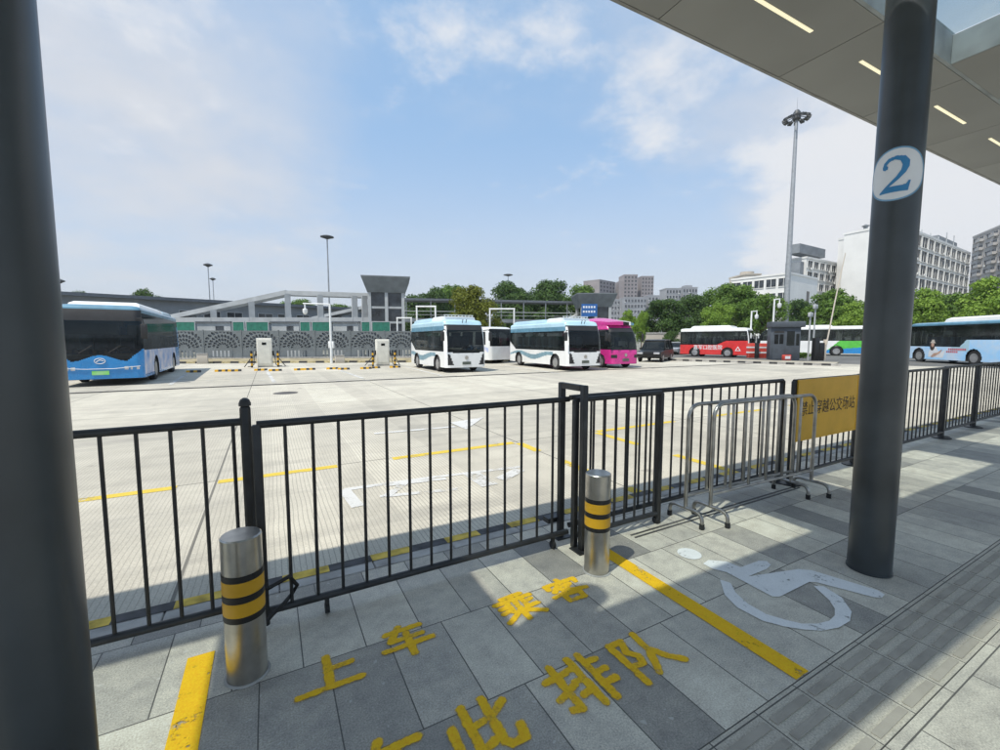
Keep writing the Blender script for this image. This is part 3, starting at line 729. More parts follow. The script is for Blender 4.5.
def bus(label, loc, rz, W, Ln, Hr, region, mats, wheels, rake=.10, top_rake=.30, tumble=.05, rc=.30, rr=.22, z0=.27, breaks=(), group='buses parked round the lot', wheel_r=.44, cat='bus', name='city_bus', zst=.05):
    """local frame: front at y=0 looking to -y, tail at y=Ln. region(side,x,y,z,s) names the part each face belongs to"""
    t = empty(name, (loc[0], loc[1], LOT), rz, label, cat, group)
    hw = W / 2; st = .06; out = []
    for a in frange(-hw + rc, hw - rc, st)[:-1]: out.append((a, 0.0, 'front'))
    for i in range(8):
        a = -PI / 2 + PI / 2 * i / 8; out.append((hw - rc + rc * math.cos(a), rc + rc * math.sin(a), 'front' if i < 4 else 'right'))
    for a in frange(rc, Ln - rr, st)[:-1]: out.append((hw, a, 'right'))
    for i in range(5):
        a = PI / 2 * i / 5; out.append((hw - rr + rr * math.cos(a), Ln - rr + rr * math.sin(a), 'right' if i < 3 else 'rear'))
    for a in frange(hw - rr, -hw + rr, .17)[:-1]: out.append((a, Ln, 'rear'))
    for i in range(5):
        a = PI / 2 + PI / 2 * i / 5; out.append((-hw + rr + rr * math.cos(a), Ln - rr + rr * math.sin(a), 'rear' if i < 2 else 'left'))
    for a in frange(Ln - rr, rc, st)[:-1]: out.append((-hw, a, 'left'))
    for i in range(8):
        a = PI + PI / 2 * i / 8; out.append((-hw + rc + rc * math.cos(a), rc + rc * math.sin(a), 'left' if i < 4 else 'front'))
    zs = sorted(set([round(q, 3) for q in frange(z0, Hr, zst)] + list(breaks))); zc = []
    for q in zs:
        if not zc or q - zc[-1] > .012: zc.append(q)
    zs = zc
    n = len(out)
    def pos(x, y, z, inset=0.):
        f = max(0, (z - .95) / (Hr - .95)); wx = hw - tumble * f * f - inset
        px = x / hw * wx
        sh = (rake * f + top_rake * f ** 4) * max(0, 1 - y / 1.1)
        return (px, y + sh + inset * (1 - 2 * y / Ln), z)
    P = [[pos(x, y, z) for x, y, _ in out] for z in zs]
    crown = [(.02, .05), (.06, .09), (.13, .12), (.26, .15), (.5, .165)]
    buckets = {}
    def put(key, vs):
        mb = buckets.setdefault(key, MB()); mb.add(vs, [(0, 1, 2, 3)])
    for k in range(len(zs) - 1):
        zm = (zs[k] + zs[k + 1]) / 2
        for i in range(n):
            j = (i + 1) % n; xm = (out[i][0] + out[j][0]) / 2; ymm = (out[i][1] + out[j][1]) / 2
            side = out[i][2]
            hit = False
            if side in ('left', 'right'):
                for wy in wheels:
                    if (ymm - wy) ** 2 + (zm - wheel_r) ** 2 < (wheel_r + .10) ** 2: hit = True
            if hit: continue
            put(region(side, xm, ymm, zm), [P[k][i], P[k][j], P[k + 1][j], P[k + 1][i]])
    rf = MB(); rings = [P[-1]] + [[pos(x, y, Hr, i_)[:2] + (Hr + dz,) for x, y, _ in out] for i_, dz in crown]
    rf.loft(rings, cap0=False)
    rf.build('roof', mats['roof'], t)
    under = MB().box(-hw + .14, hw - .14, .12, Ln - .12, z0 - .02, 1.0)
    under.build('underbody', M['trim'], t)
    st_m = MB().box(-.22, .22, 0, .42, 1.36, 1.46, c=.03).box(-.22, .22, .36, .46, 1.44, 2.02, c=.03).mesh('seat', M['seat'])
    yy = 1.9
    while yy < Ln - .8:
        for xx in (-.86, -.40, .42, .88):
            if abs(xx) < hw - .25: link('seat', st_m, t, (xx * (hw - .28) / .97, yy, -.1))
        yy += .82
    link('driver_seat', st_m, t, (hw * .45, 1.0, -.12))
    MB().box(-hw + .22, hw - .22, .24 + rake * .3, .62, .9, 1.16, c=.03).build('dashboard', M['dash'], t)
    MB().tube([(hw * .45 + .2 * math.cos(a * PI / 8), .72 + .08 * math.sin(a * PI / 8), 1.28 + .18 * math.sin(a * PI / 8)) for a in range(17)], .02, 6).build('steering_wheel', M['trim'], t)
    # weld each bucket
    import bmesh
    for key, mb in buckets.items():
        nm = key[0] if isinstance(key, tuple) else key
        me = bpy.data.meshes.new(nm); me.from_pydata(mb.v, [], mb.f)
        b2 = bmesh.new(); b2.from_mesh(me); bmesh.ops.remove_doubles(b2, verts=b2.verts[:], dist=.001); b2.to_mesh(me); b2.free()
        me.materials.append(mats[nm] if nm in mats else mats['body']); me.shade_smooth(); me.set_sharp_from_angle(angle=R(40))
        link(nm, me, t)
    for sx in (-1, 1):
        for wy in wheels:
            xo = sx * (hw - .03); xi = sx * (hw - .30)
            prof = [(wheel_r - .05, 0), (wheel_r, .04), (wheel_r, .22), (wheel_r - .05, .26)]
            wm_ = MB(); rg_ = []
            for r_, q in prof:
                rg_.append([(xo - sx * q, wy + r_ * math.cos(2 * PI * a / 28), wheel_r + r_ * math.sin(2 * PI * a / 28)) for a in range(28)])
            wm_.loft(rg_); wl = wm_.build('wheel', M['tyre'], t)
            rm = MB(); rg_ = []
            for r_, q in ((wheel_r * .62, -.004), (wheel_r * .58, .012), (wheel_r * .42, .05), (wheel_r * .2, .03), (wheel_r * .17, -.01), (.02, -.015)):
                rg_.append([(xo - sx * q, wy + r_ * math.cos(2 * PI * a / 28), wheel_r + r_ * math.sin(2 * PI * a / 28)) for a in range(28)])
            rm.loft(rg_); rm.build('rim', M['rim'], wl)
            ah = MB(); ra = wheel_r + .10
            ah.loft([[(sx * (hw - .0), wy + ra * math.cos(PI * a / 14 - .35), max(z0 - .02, wheel_r + ra * math.sin(PI * a / 14 - .35))) for a in range(19)],
                     [(sx * (hw - .32), wy + ra * math.cos(PI * a / 14 - .35), max(z0 - .02, wheel_r + ra * math.sin(PI * a / 14 - .35))) for a in range(19)]], cap0=False, cap1=False, closed=False)
            ah.build('wheel_arch', M['trim'], t)
    return t


def pod(t, x0, x1, y0, y1, z0, z1, m, c=.1, name='roof_unit'):
    MB().loft([[(x0, y0, z0), (x1, y0, z0), (x1, y1, z0), (x0, y1, z0)], [(x0 + c * .2, y0 + c * .6, z1 - c * .6), (x1 - c * .2, y0 + c * .6, z1 - c * .6), (x1 - c * .2, y1 - c * .6, z1 - c * .6), (x0 + c * .2, y1 - c * .6, z1 - c * .6)],
               [(x0 + c, y0 + c * 2, z1), (x1 - c, y0 + c * 2, z1), (x1 - c, y1 - c * 2, z1), (x0 + c, y1 - c * 2, z1)]]).build(name, m, t)


def mirrors(t, W, z, m=None, y=.05, drop=.55):
    for sx in (-1, 1):
        MB().tube([(sx * (W / 2 - .08), .2, z), (sx * (W / 2 + .12), y - .12, z + .04), (sx * (W / 2 + .20), y - .18, z - .1)], .022, 8).build('mirror_arm', M['trim'], t)
        MB().box(sx * (W / 2 + .20) - .09, sx * (W / 2 + .20) + .09, y - .23, y - .13, z - drop, z - .08, c=.03).build('mirror', m or M['trim'], t)


def front_bits(t, W, zl, plate='plate_dark', badge=True, wiper_z=1.05, yb=.0):
    MB().box(-.24, .24, yb - .018, yb - .004, zl, zl + .15).build('number_plate', M[plate], t)
    if badge: MB().lathe([(.10, 0), (.10, .012)], 20).build('badge', M['steel'], t, (0, yb - .003, zl + .36)).rotation_euler = (PI / 2, 0, 0)
    for sx in (-.55, .25):
        MB().tube([(sx, yb - .01, wiper_z), (sx + .35, yb + .03, wiper_z + .28)], .012, 6).build('wiper', M['trim'], t)


def mini_bus(label, loc, rz, W=2.30, Ln=6.2, wheels=(1.35, 4.9)):
    Hr = 2.62; L_ = Ln
    wb = [.95, 1.7, 2.35, 3.0, 3.65, 4.3, 4.95, 5.6, 6.25, 6.9, 7.5]
    def reg(side, x, y, z):
        if side == 'front' or (side in ('left', 'right') and y < .16):
            ax = abs(x)
            if z > 2.50: return 'roof_edge'
            if ax > W / 2 - .10 and z < 2.42: return 'body' if z < 1.0 or ax < 9 else 'body'
            if z > 2.22: return 'destination_display'
            if z > 1.02 + .05 * (ax / 1.1) ** 2: return 'windscreen'
            if .40 < z < 1.0 and ax > .93 - .22 * max(0, (.95 - z) / .55) and z < .98: return ('headlamp_cluster', 'r' if x > 0 else 'l')
            if z < .36: return 'bumper'
            return 'body'
        if side in ('left', 'right'):
            tail = 1.10 + max(0, (y - (L_ - 1.1))) * .55
            if z > 2.44: return 'roof_edge'
            if z > 2.20: return 'upper_band'
            if z > tail and .32 < y < L_ - .12:
                if 1.95 < y < 3.05 and side == 'left':
                    return ('door_glass', int((y - 1.95) / .55)) if abs((y - 1.95) % .55 - .275) < .22 and z < 2.12 else 'window_band'
                for q in range(len(wb) - 1):
                    if wb[q] + .05 < y < wb[q + 1] - .05 and 1.2 < z < 2.12 and y < L_ - .4: return ('side_window', side, q)
                return 'window_band'
            wv = .80 + .13 * math.sin((y - .9) * 1.55)
            if 1.6 < y < L_ - .2 and abs(z - wv) < .10 - .05 * math.cos(y * .8): return ('wave_stripe', side)
            if z < .36: return ('skirt', side)
            return 'body'
        if z > 2.40: return 'roof_edge'
        if 1.25 < z < 2.2 and abs(x) < .95: return 'rear_window'
        return 'body'
    mats = dict(body=M['bus_white'], roof=M['bus_skyblue'], roof_edge=M['bus_skyblue'], upper_band=M['bus_midblue'], windscreen=M['glass'], destination_display=M['trim'], window_band=M['glass'], side_window=M['glass_lit'],
                door_glass=M['glass_lit'], wave_stripe=M['bus_wave'], skirt=M['bus_white'], bumper=M['bus_white'], headlamp_cluster=M['trim'], rear_window=M['glass'])
    t = bus(label, loc, rz, W, Ln, Hr, reg, mats, wheels, rake=.16, top_rake=.22, rc=.26, breaks=(.36, .4, 1.02, 1.1, 1.2, 2.12, 2.2, 2.22, 2.42, 2.44, 2.5), group='white minibuses with pale blue roofs', wheel_r=.42, name='minibus', cat='minibus')
    pod(t, -W / 2 + .18, W / 2 - .18, 1.0, 2.6, Hr + .12, Hr + .34, M['bus_white'], .08)
    pod(t, -W / 2 + .12, W / 2 - .12, 2.7, Ln - .45, Hr + .10, Hr + .30, M['bus_skyblue'], .12, 'battery_cover')
    rk = MB()
    for a in range(9): rk.box(-.8 + a * .2 - .02, -.8 + a * .2 + .02, 1.0, 1.05, Hr + .345, Hr + .40)
    rk.box(-.84, .84, .985, 1.065, Hr + .40, Hr + .43); rk.build('roof_rail', M['white_paint'], t)
    for sx in (-1, 1):
        MB().lathe([(.075, 0), (.06, .02)], 16).build('headlight', M['lamp'], t, (sx * 1.0, .075, .74)).rotation_euler = (PI / 2, 0, -sx * .6)
    for zz_ in (-.10, .10):
        MB().tube([(zz_, .30, Hr - .02), (zz_, .22, Hr + .16)], .02, 6).build('marker_lamp', M['trim'], t)
    mirrors(t, W, 2.2, y=.10)
    front_bits(t, W, .42, yb=-.004)
    return t


p = D(446, 21.7)
w1 = mini_bus('white minibus with pale blue roof standing alone, beside the chargers', (p[0] + 1.15, p[1]), 0)
p = D(568, 23.1); rz2 = R(-4)
w2 = mini_bus('longer white minibus with pale blue roof, beside the magenta minibus', (p[0] + 1.15 * math.cos(rz2), p[1] + 1.15 * math.sin(rz2)), rz2, Ln=7.4, wheels=(1.35, 5.9))

# magenta minibus
def reg_pink(side, x, y, z):
    if side == 'front' or (side in ('left', 'right') and y < .14):
        if z > 2.44: return 'visor'
        if z > 1.10: return 'windscreen' if z < 2.2 else 'destination_display'
        if .62 < z < .82 and abs(x) > .62: return ('headlamp_cluster', x > 0)
        if z < .40: return 'bumper'
        return 'body'
    if side in ('left', 'right'):
        if z > 2.34: return 'roof_edge'
        if z > 1.12 and y < 5.6:
            if .3 < y < 1.25 and z < 2.2: return ('door_glass', side)
            return 'window_band'
        if z < .36: return 'skirt'
        return 'body'
    return 'rear_window' if 1.25 < z < 2.2 and abs(x) < .8 else 'body'
rz3 = R(-6); p = D(612, 25.2)
mp_ = dict(body=M['bus_pink'], roof=M['bus_pink'], roof_edge=M['bus_pink'], visor=M['bus_pink'], windscreen=M['glass'], destination_display=M['trim'], window_band=M['glass'], door_glass=M['glass_lit'], headlamp_cluster=M['trim'], bumper=M['bus_pink'], skirt=M['bus_pink'], rear_window=M['glass'])
pk = bus('magenta minibus with a domed roof and white stripe over the dark windscreen', (p[0] + 1.0 * math.cos(rz3), p[1] + 1.0 * math.sin(rz3)), rz3, 2.05, 5.9, 2.62, reg_pink, mp_, (1.1, 4.6), rake=.30, top_rake=.40, rc=.34, tumble=.12, breaks=(.36, .4, .62, .82, 1.1, 1.12, 2.2, 2.34, 2.44), wheel_r=.38, group=None, name='minibus', cat='minibus')
def dome(x0, x1, name, m, dz):
    rings = []
    for i in range(9):
        a = i / 8; yy = .45 + a * 4.6; hh = math.sin(min(1, a * 1.6 + .12) * PI / 2) if a < .5 else math.cos((a - .5) * 1.5)
        rings.append([(x0 + (x1 - x0) * k / 8, yy, 2.74 + dz + .40 * hh * (1 - (((x0 + (x1 - x0) * k / 8)) / 1.05) ** 2 * .75)) for k in range(9)])
    mb = MB(); mb.loft([r_ + [(p_[0], p_[1], 2.60) for p_ in reversed(r_)] for r_ in rings]); mb.build(name, m, pk)
dome(-.92, .12, 'roof_dome', M['bus_pink'], 0); dome(.125, .55, 'roof_hatch', M['glass'], -.02); dome(.555, .70, 'roof_stripe', M['bus_white'], .02); dome(.705, .92, 'roof_dome', M['bus_midblue'], -.03)
mirrors(pk, 2.05, 2.15, y=.16); front_bits(pk, 2.05, .44, yb=-.004)
MB().box(-.45, .05, .14, .148, 1.36, 1.64).build('windscreen_notice', M['sticker_white'], pk)

# big blue bus at the left
def reg_blue(side, x, y, z):
    if side == 'front' or (side in ('left', 'right') and y < .2):
        ax = abs(x) / 1.25
        bd = 1.14 - .22 * math.sin(min(1, ax / .62) * PI / 2) ** 2 if ax < .62 else .92 + .46 * ((ax - .62) / .38)
        if z > 2.84: return 'roof_edge'
        if z > bd: return 'windscreen' if z < 2.42 else 'destination_display'
        if z < .36: return 'bumper'
        if .60 < z < .72 and .55 < ax < .92 and int((abs(x) * 11.7)) % 2 == 0: return ('headlamp', x > 0, int(abs(x) * 11.7))
        return 'front_panel'
    if side in ('left', 'right'):
        if z > 2.74: return 'roof_edge'
        if z > 2.42: return 'upper_band'
        if z > 1.32 and y < 9.3:
            if .55 < y < 1.75 and side == 'right': return 'window_band'
            q = int((y - .4) / 1.32)
            return ('side_window', side, q) if 1.42 < z < 2.34 and .08 < (y - .4) % 1.32 < 1.24 else 'window_band'
        if y > 8.2: return ('tail_panel', side)
        if z < .40: return ('skirt', side)
        return ('advert_panel', side)
    return 'rear_window' if 1.5 < z < 2.5 and abs(x) < 1 else 'rear_panel'
mb_ = dict(body=M['bus_blue'], rear_panel=M['bus_blue'], front_panel=M['bus_blue'], roof=M['bus_midblue'], roof_edge=M['bus_midblue'], upper_band=M['glass'], windscreen=M['glass'], destination_display=M['trim'], window_band=M['glass'], side_window=M['glass_lit'], bumper=M['bus_blue'], headlamp=M['lamp'], skirt=M['bus_blue'], advert_panel=M['advert'], tail_panel=M['bus_blue'], rear_window=M['glass'])
rz4 = R(2.0); p = D(143.5, 16.2)
bb = bus('large blue city bus with dark windscreen parked at the far left', (p[0] - 1.25 * math.cos(rz4), p[1] - 1.25 * math.sin(rz4)), rz4, 2.5, 9.8, 2.86, reg_blue, mb_, (2.6, 7.6), zst=.025, rake=.10, top_rake=.16, rc=.22, breaks=(.36, .4, .6, .72, 1.32, 1.42, 2.34, 2.42, 2.74, 2.8), wheel_r=.48, group=None)
pod(bb, -1.05, 1.05, 1.1, 6.4, 2.98, 3.18, M['bus_white'], .14)
pod(bb, -1.0, 1.0, 6.8, 9.6, 2.98, 3.18, M['bus_skyblue'], .12, 'rear_roof_unit')
front_bits(bb, 2.5, .42, 'plate', badge=False, wiper_z=1.22)
em = MB(); 
em.tube([(.15 * math.cos(a * PI / 10), -.012, .93 + .10 * math.sin(a * PI / 10)) for a in range(21)], .014, 6).tube([(-.10, -.012, .90), (0, -.012, .97), (.11, -.012, .93)], .016, 6)
em.build('emblem', M['sticker_white'], bb)
MB().tube([(1.1, .1, 2.5), (1.32, -.18, 2.5), (1.36, -.22, 2.3)], .025, 8).build('mirror_arm', M['trim'], bb)
MB().box(1.26, 1.46, -.28, -.16, 1.75, 2.3, c=.03).build('mirror', M['trim'], bb)
MB().tube([(-1.2, -.012, .70), (-.4, -.02, .64), (.4, -.02, .64), (1.15, -.012, .72)], .012, 6).build('front_trim_line', M['bus_white'], bb)

# red bus
def reg_red(side, x, y, z):
    if side == 'front' or (side in ('left', 'right') and y < .14):
        ax = abs(x)
        if z > 2.62 or ax > 1.02: return 'front_frame'
        if z > 1.25: return 'windscreen'
        if z < .4: return 'bumper'
        if .6 < z < .8 and ax > .6: return ('headlamp', x > 0)
        return 'front_frame'
    if side in ('left', 'right'):
        if z > 2.55: return 'roof_edge'
        sw = 1.22 + .42 * max(0, min(1, (2.9 - y) / .9))
        if z > sw:
            q = int((y - .3) / 1.02)
            return ('side_window', side, q) if sw + .12 < z < 2.36 and .07 < (y - .3) % 1.02 < .95 and y < 6.3 else 'window_band'
        if y > 6.15 and z < .9: return 'tail_panel'
        return 'body'
    return 'rear_window' if 1.4 < z < 2.4 and abs(x) < .9 else 'front_frame'
mr_ = dict(body=M['bus_red'], roof=M['bus_white'], roof_edge=M['bus_white'], front_frame=M['bus_white'], windscreen=M['glass'], window_band=M['glass'], side_window=M['glass_lit'], headlamp=M['lamp'], bumper=M['bus_white'], tail_panel=M['bus_red'], rear_window=M['glass'])
a1, a2 = Vector(D(679, 44.5)), Vector(D(749, 40.0))
dr = (a1 - a2).normalized(); rzr = math.atan2(-dr.x, dr.y); Lr = (a1 - a2).length
xr = Vector((math.cos(rzr), math.sin(rzr))); pr = a2 + xr * 1.15
rb = bus('red bus with white roof and white Chinese lettering on its side', pr, rzr, 2.3, Lr, 2.72, reg_red, mr_, (1.9, 4.95), rake=.08, top_rake=.2, breaks=(.4, .6, .8, 1.25, 2.36, 2.55, 2.62), wheel_r=.45, group=None)
pod(rb, -.95, .95, 1.6, Lr - 1.0, 2.82, 3.12, M['bus_white'], .16)
me, w_, h_ = text_mesh('嘉军口腔医院', 1, 'advert_lettering', M['sticker_white'], .008)
o = link('advert_lettering', me, rb, (-1.158, 3.72, .98)); o.rotation_euler = (PI / 2, 0, -PI / 2); k = 2.7 / w_; o.scale = (k, k * 1.1, 1)
tg = MB()
for a in range(3):
    a0 = PI / 2 + a * 2 * PI / 3; b0 = a0 + 2 * PI / 3
    A_ = (math.cos(a0), math.sin(a0)); B_ = (math.cos(b0), math.sin(b0))
    tg.add([(-1.158, .98 - .30 * A_[0], .80 + .30 * A_[1]), (-1.158, .98 - .30 * B_[0], .80 + .30 * B_[1]), (-1.158, .98 - .18 * B_[0], .80 + .18 * B_[1]), (-1.158, .98 - .18 * A_[0], .80 + .18 * A_[1])], [(0, 1, 2, 3)])
tg.build('triangle_emblem', M['sticker_white'], rb)
mirrors(rb, 2.3, 2.4, M['white_paint'])

# white and green coach
def reg_coach(side, x, y, z):
    if side == 'front' or (side in ('left', 'right') and y < .3):
        return 'windscreen' if 1.3 < z < 2.9 else 'body'
    if side in ('left', 'right'):
        if z > 2.86: return 'roof_edge'
        if 1.62 < z:
            q = int((y - .4) / 1.5)
            return ('side_window', side, q) if 1.7 < z < 2.8 and .05 < (y - .4) % 1.5 < 1.45 else 'window_band'
        d = y - 6.3 - (z - .3) * 1.0
        if d > 0:
            return ('blue_swoosh', side) if z < .62 + .10 * (y - 6.5) else (('green_swoosh', side) if d < 3.4 + (1.6 - z) else 'body')
        return 'body'
    return 'body'
mc_ = dict(body=M['bus_white'], roof=M['bus_white'], roof_edge=M['bus_white'], windscreen=M['glass'], window_band=M['glass'], side_window=M['glass_lit'], green_swoosh=M['bus_green'], blue_swoosh=M['bus_blue'])
a1, a2 = Vector(D(756, 50)), Vector(D(890, 43.5))
dr = (a2 - a1).normalized(); rzc = math.atan2(-dr.x, dr.y); Lc = (a2 - a1).length; xr = Vector((math.cos(rzc), math.sin(rzc)))
cobus = bus('long white coach with green and blue swoosh behind the guard booth', a1 - xr * 1.25, rzc, 2.5, Lc, 3.05, reg_coach, mc_, (2.3, 7.4), rake=.2, top_rake=.9, rc=.4, breaks=(1.62, 1.7, 2.8, 2.86), wheel_r=.5, group=None, cat='coach', name='coach')
pod(cobus, -.8, .8, 4.2, 7.0, 3.16, 3.34, M['bus_white'], .1)

# pale blue bus at the right edge
def reg_pale(side, x, y, z):
    if side == 'front' or (side in ('left', 'right') and y < .2):
        if z > 2.8: return 'roof_edge'
        return 'windscreen' if z > 1.0 else 'body'
    if side in ('left', 'right'):
        if z > 2.76: return 'roof_edge'
        if z > 2.50: return 'upper_band'
        sill = 1.22 if y < 4.9 else min(1.72, 1.22 + (y - 4.9) * 1.0)
        if z > sill:
            q = int((y - .3) / 1.4)
            return ('side_window', side, q) if sill + .1 < z < 2.4 and .06 < (y - .3) % 1.4 < 1.34 else 'window_band'
        if 4.2 < y < 5.6 and z > .9: return 'body'
        return ('advert_panel', side)
    return 'rear_window' if 1.6 < z < 2.5 and abs(x) < 1 else 'body'
mv_ = dict(body=M['bus_skyblue'], roof=M['bus_midblue'], roof_edge=M['bus_midblue'], upper_band=M['glass'], windscreen=M['glass'], window_band=M['glass'], side_window=M['glass_lit'], advert_panel=M['bus_paleblue'], rear_window=M['glass'])
a1, a2 = Vector(D(905, 34.3)), Vector(D(1000, 26.6))
dr = (a2 - a1).normalized(); rzp = math.atan2(-dr.x, dr.y); xr = Vector((math.cos(rzp), math.sin(rzp)))
pb = bus('pale blue city bus with a pictorial advert, behind the fence at the right edge', a1 - xr * 1.25, rzp, 2.5, 10.6, 2.86, reg_pale, mv_, (1.35, 6.0), rake=.1, top_rake=.16, rc=.22, breaks=(1.22, 2.4, 2.5, 2.76, 2.8), wheel_r=.5, group=None)
pod(pb, -1.05, 1.05, 3.2, 9.8, 2.98, 3.30, M['bus_white'], .18)
def sd(pts, name, m, off=0.0):
    mb = MB(); mb.add([(1.252 + off, y, z) for y, z in pts], [tuple(range(len(pts)))]); mb.build(name, m, pb)
cir = lambda cy, cz_, a, b: [(cy + a * math.cos(k * PI / 8), cz_ + b * math.sin(k * PI / 8)) for k in range(16)]
sd([(2.25, .45), (3.6, .40), (3.75, 1.0), (3.3, .75), (2.9, 1.2), (2.5, 1.15), (2.3, .8)], 'printed_dress', M['sticker_white'])
sd(cir(2.62, 1.34, .13, .17), 'printed_face', M['skin'], .004)
sd(cir(2.60, 1.22, .22, .30), 'printed_hair', M['hair'], .002)
sd([(2.35, 1.48), (2.9, 1.46), (2.8, 1.56), (2.74, 1.72), (2.55, 1.72), (2.48, 1.57)], 'printed_hat', M['beige_wall'], .006)
sd([(2.5, .45), (2.7, .42), (3.3, .72), (3.5, .98), (3.42, 1.0), (3.1, .78), (2.75, .72)], 'printed_arm', M['skin'], .004)
rt_ = MB()
for row, (za, ya, yb_) in enumerate(((.98, 4.0, 5.3), (.80, 3.85, 4.75))):
    y_ = ya
    while y_ < yb_:
        rt_.add([(1.2535, y_, za), (1.2535, y_ + .12, za), (1.2535, y_ + .12, za + .13), (1.2535, y_, za + .13)], [(0, 1, 2, 3)]); y_ += .16
rt_.build('printed_slogan', M['ad_red'], pb)

# white bus half hidden between the two minibuses
def reg_w(side, x, y, z):
    if side == 'front' or (side in ('left', 'right') and y < .2):
        if z > 1.25 and z < 2.5 and abs(x) < 1.1: return 'windscreen'
        return 'body'
    if side in ('left', 'right'):
        if 1.35 < z < 2.3 and .3 < y: return ('side_window', side, int((y - .3) / 1.5)) if .15 < (y - .3) % 1.5 < 1.4 else 'body'
        if abs(z - .9 - .3 * math.sin(y)) < .16: return ('pink_swirl', side)
        return 'body'
    return 'body'
mw_ = dict(body=M['bus_white'], roof=M['bus_white'], windscreen=M['glass'], side_window=M['glass'], pink_swirl=M['advert'])
p = D(513, 31.5)
hb = bus('white bus half hidden behind the two white minibuses', (p[0] - .9, p[1]), R(14), 2.4, 7.5, 2.5, reg_w, mw_, (1.4, 5.6), rake=.06, top_rake=.15, breaks=(1.25, 1.35, 2.3), wheel_r=.45, group=None)

# ------------------------------------------------------------------ CARS
def car(label, loc, rz, paint, suv=True, cat='car', name='parked_car'):
    t = empty(name, (loc[0], loc[1], LOT), rz, label, cat)
    Wd = .92; hh = 1.72 if suv else 1.46; b = .95 if suv else .86; Ln = 4.6
    prof = [(0.05, .42), (0.0, .62), (.06, b - .14), (1.15, b - .02), (1.2, b), (Ln - .06, b + .02), (Ln, b - .2), (Ln - .04, .42), (Ln - .3, .30), (.3, .30)]
    mb = MB(); mb.loft([[(x, (y - Ln / 2) * s + Ln / 2, .3 + (z - .3) * (1 if s == 1 else .93)) for y, z in prof] for x, s in ((-Wd, .965), (-Wd + .09, 1), (Wd - .09, 1), (Wd, .965))])
    mb.build('body', paint, t)
    yr = Ln - .12 if suv else Ln - .75
    cab = [(1.15, b - .01), (1.95, hh - .06), (2.3, hh), (yr - .35, hh - .02), (yr - .12, hh - .12), (yr + (.06 if suv else .4), b)]
    cm_ = MB(); cm_.loft([[(x, y, z) for y, z in cab] for x in (-Wd + .03, Wd - .03)]); 
    for i, v in enumerate(cm_.v):
        k_ = max(0, (v[2] - b) / (hh - b)); cm_.v[i] = (v[0] * (1 - .17 * k_), v[1], v[2])
    cm_.build('cabin_glass', M['glass'], t)
    rf = MB(); rf.loft([[(x, y, z) for x in (-Wd * .80, -Wd * .6, 0, Wd * .6, Wd * .80)] + [(x, y, z - .05) for x in (Wd * .82, -Wd * .82)] for y, z in ((1.9, hh - .04), (2.3, hh + .03), (yr - .35, hh + .02), (yr - .1, hh - .07))]); rf.build('roof', paint, t)
    for sx in (-1, 1):
        for ya in (1.62, 2.55, 3.45):
            pl_ = MB(); pl_.box(sx * (Wd * .97) - .02, sx * (Wd * .97) + .02, ya, ya + .08, b - .02, b + .02)
            pl_.tube([(sx * Wd * .97, ya, b), (sx * Wd * .815, ya + (.35 if ya < 2 else 0), hh - .05)], .035, 6); pl_.build('window_pillar', paint, t)
        for wy in (.85, Ln - .95):
            wl = MB(); xo = sx * (Wd + .01)
            wl.loft([[(xo - sx * q, wy + r_ * math.cos(2 * PI * a / 24), .34 + r_ * math.sin(2 * PI * a / 24)) for a in range(24)] for r_, q in ((.30, 0), (.34, .03), (.34, .19), (.30, .22))]); q_ = wl.build('wheel', M['tyre'], t)
            rm = MB(); rm.loft([[(xo - sx * q, wy + r_ * math.cos(2 * PI * a / 20), .34 + r_ * math.sin(2 * PI * a / 20)) for a in range(20)] for r_, q in ((.23, -.004), (.2, .02), (.05, .005))]); rm.build('rim', M['rim'], q_)
        MB().box(sx * .62 - .22, sx * .62 + .22, -.012, .06, .62, .76, c=.02).build('headlight', M['lamp'], t)
        MB().box(sx * .70 - .16, sx * .70 + .16, Ln - .05, Ln + .012, .74, .92, c=.02).build('tail_light', M['bus_red'], t)
        MB().box(sx * (Wd + .09) - .09, sx * (Wd + .09) + .09, 1.5, 1.62, b - .02, b + .14, c=.03).build('mirror', paint, t)
    return t
car('black SUV seen from the side between the magenta minibus and the red bus', D(648, 32.5), R(-62), M['car_black'])
car('silver car half hidden between the black SUV and the red bus', D(668, 49), R(-75), M['car_silver'], False)

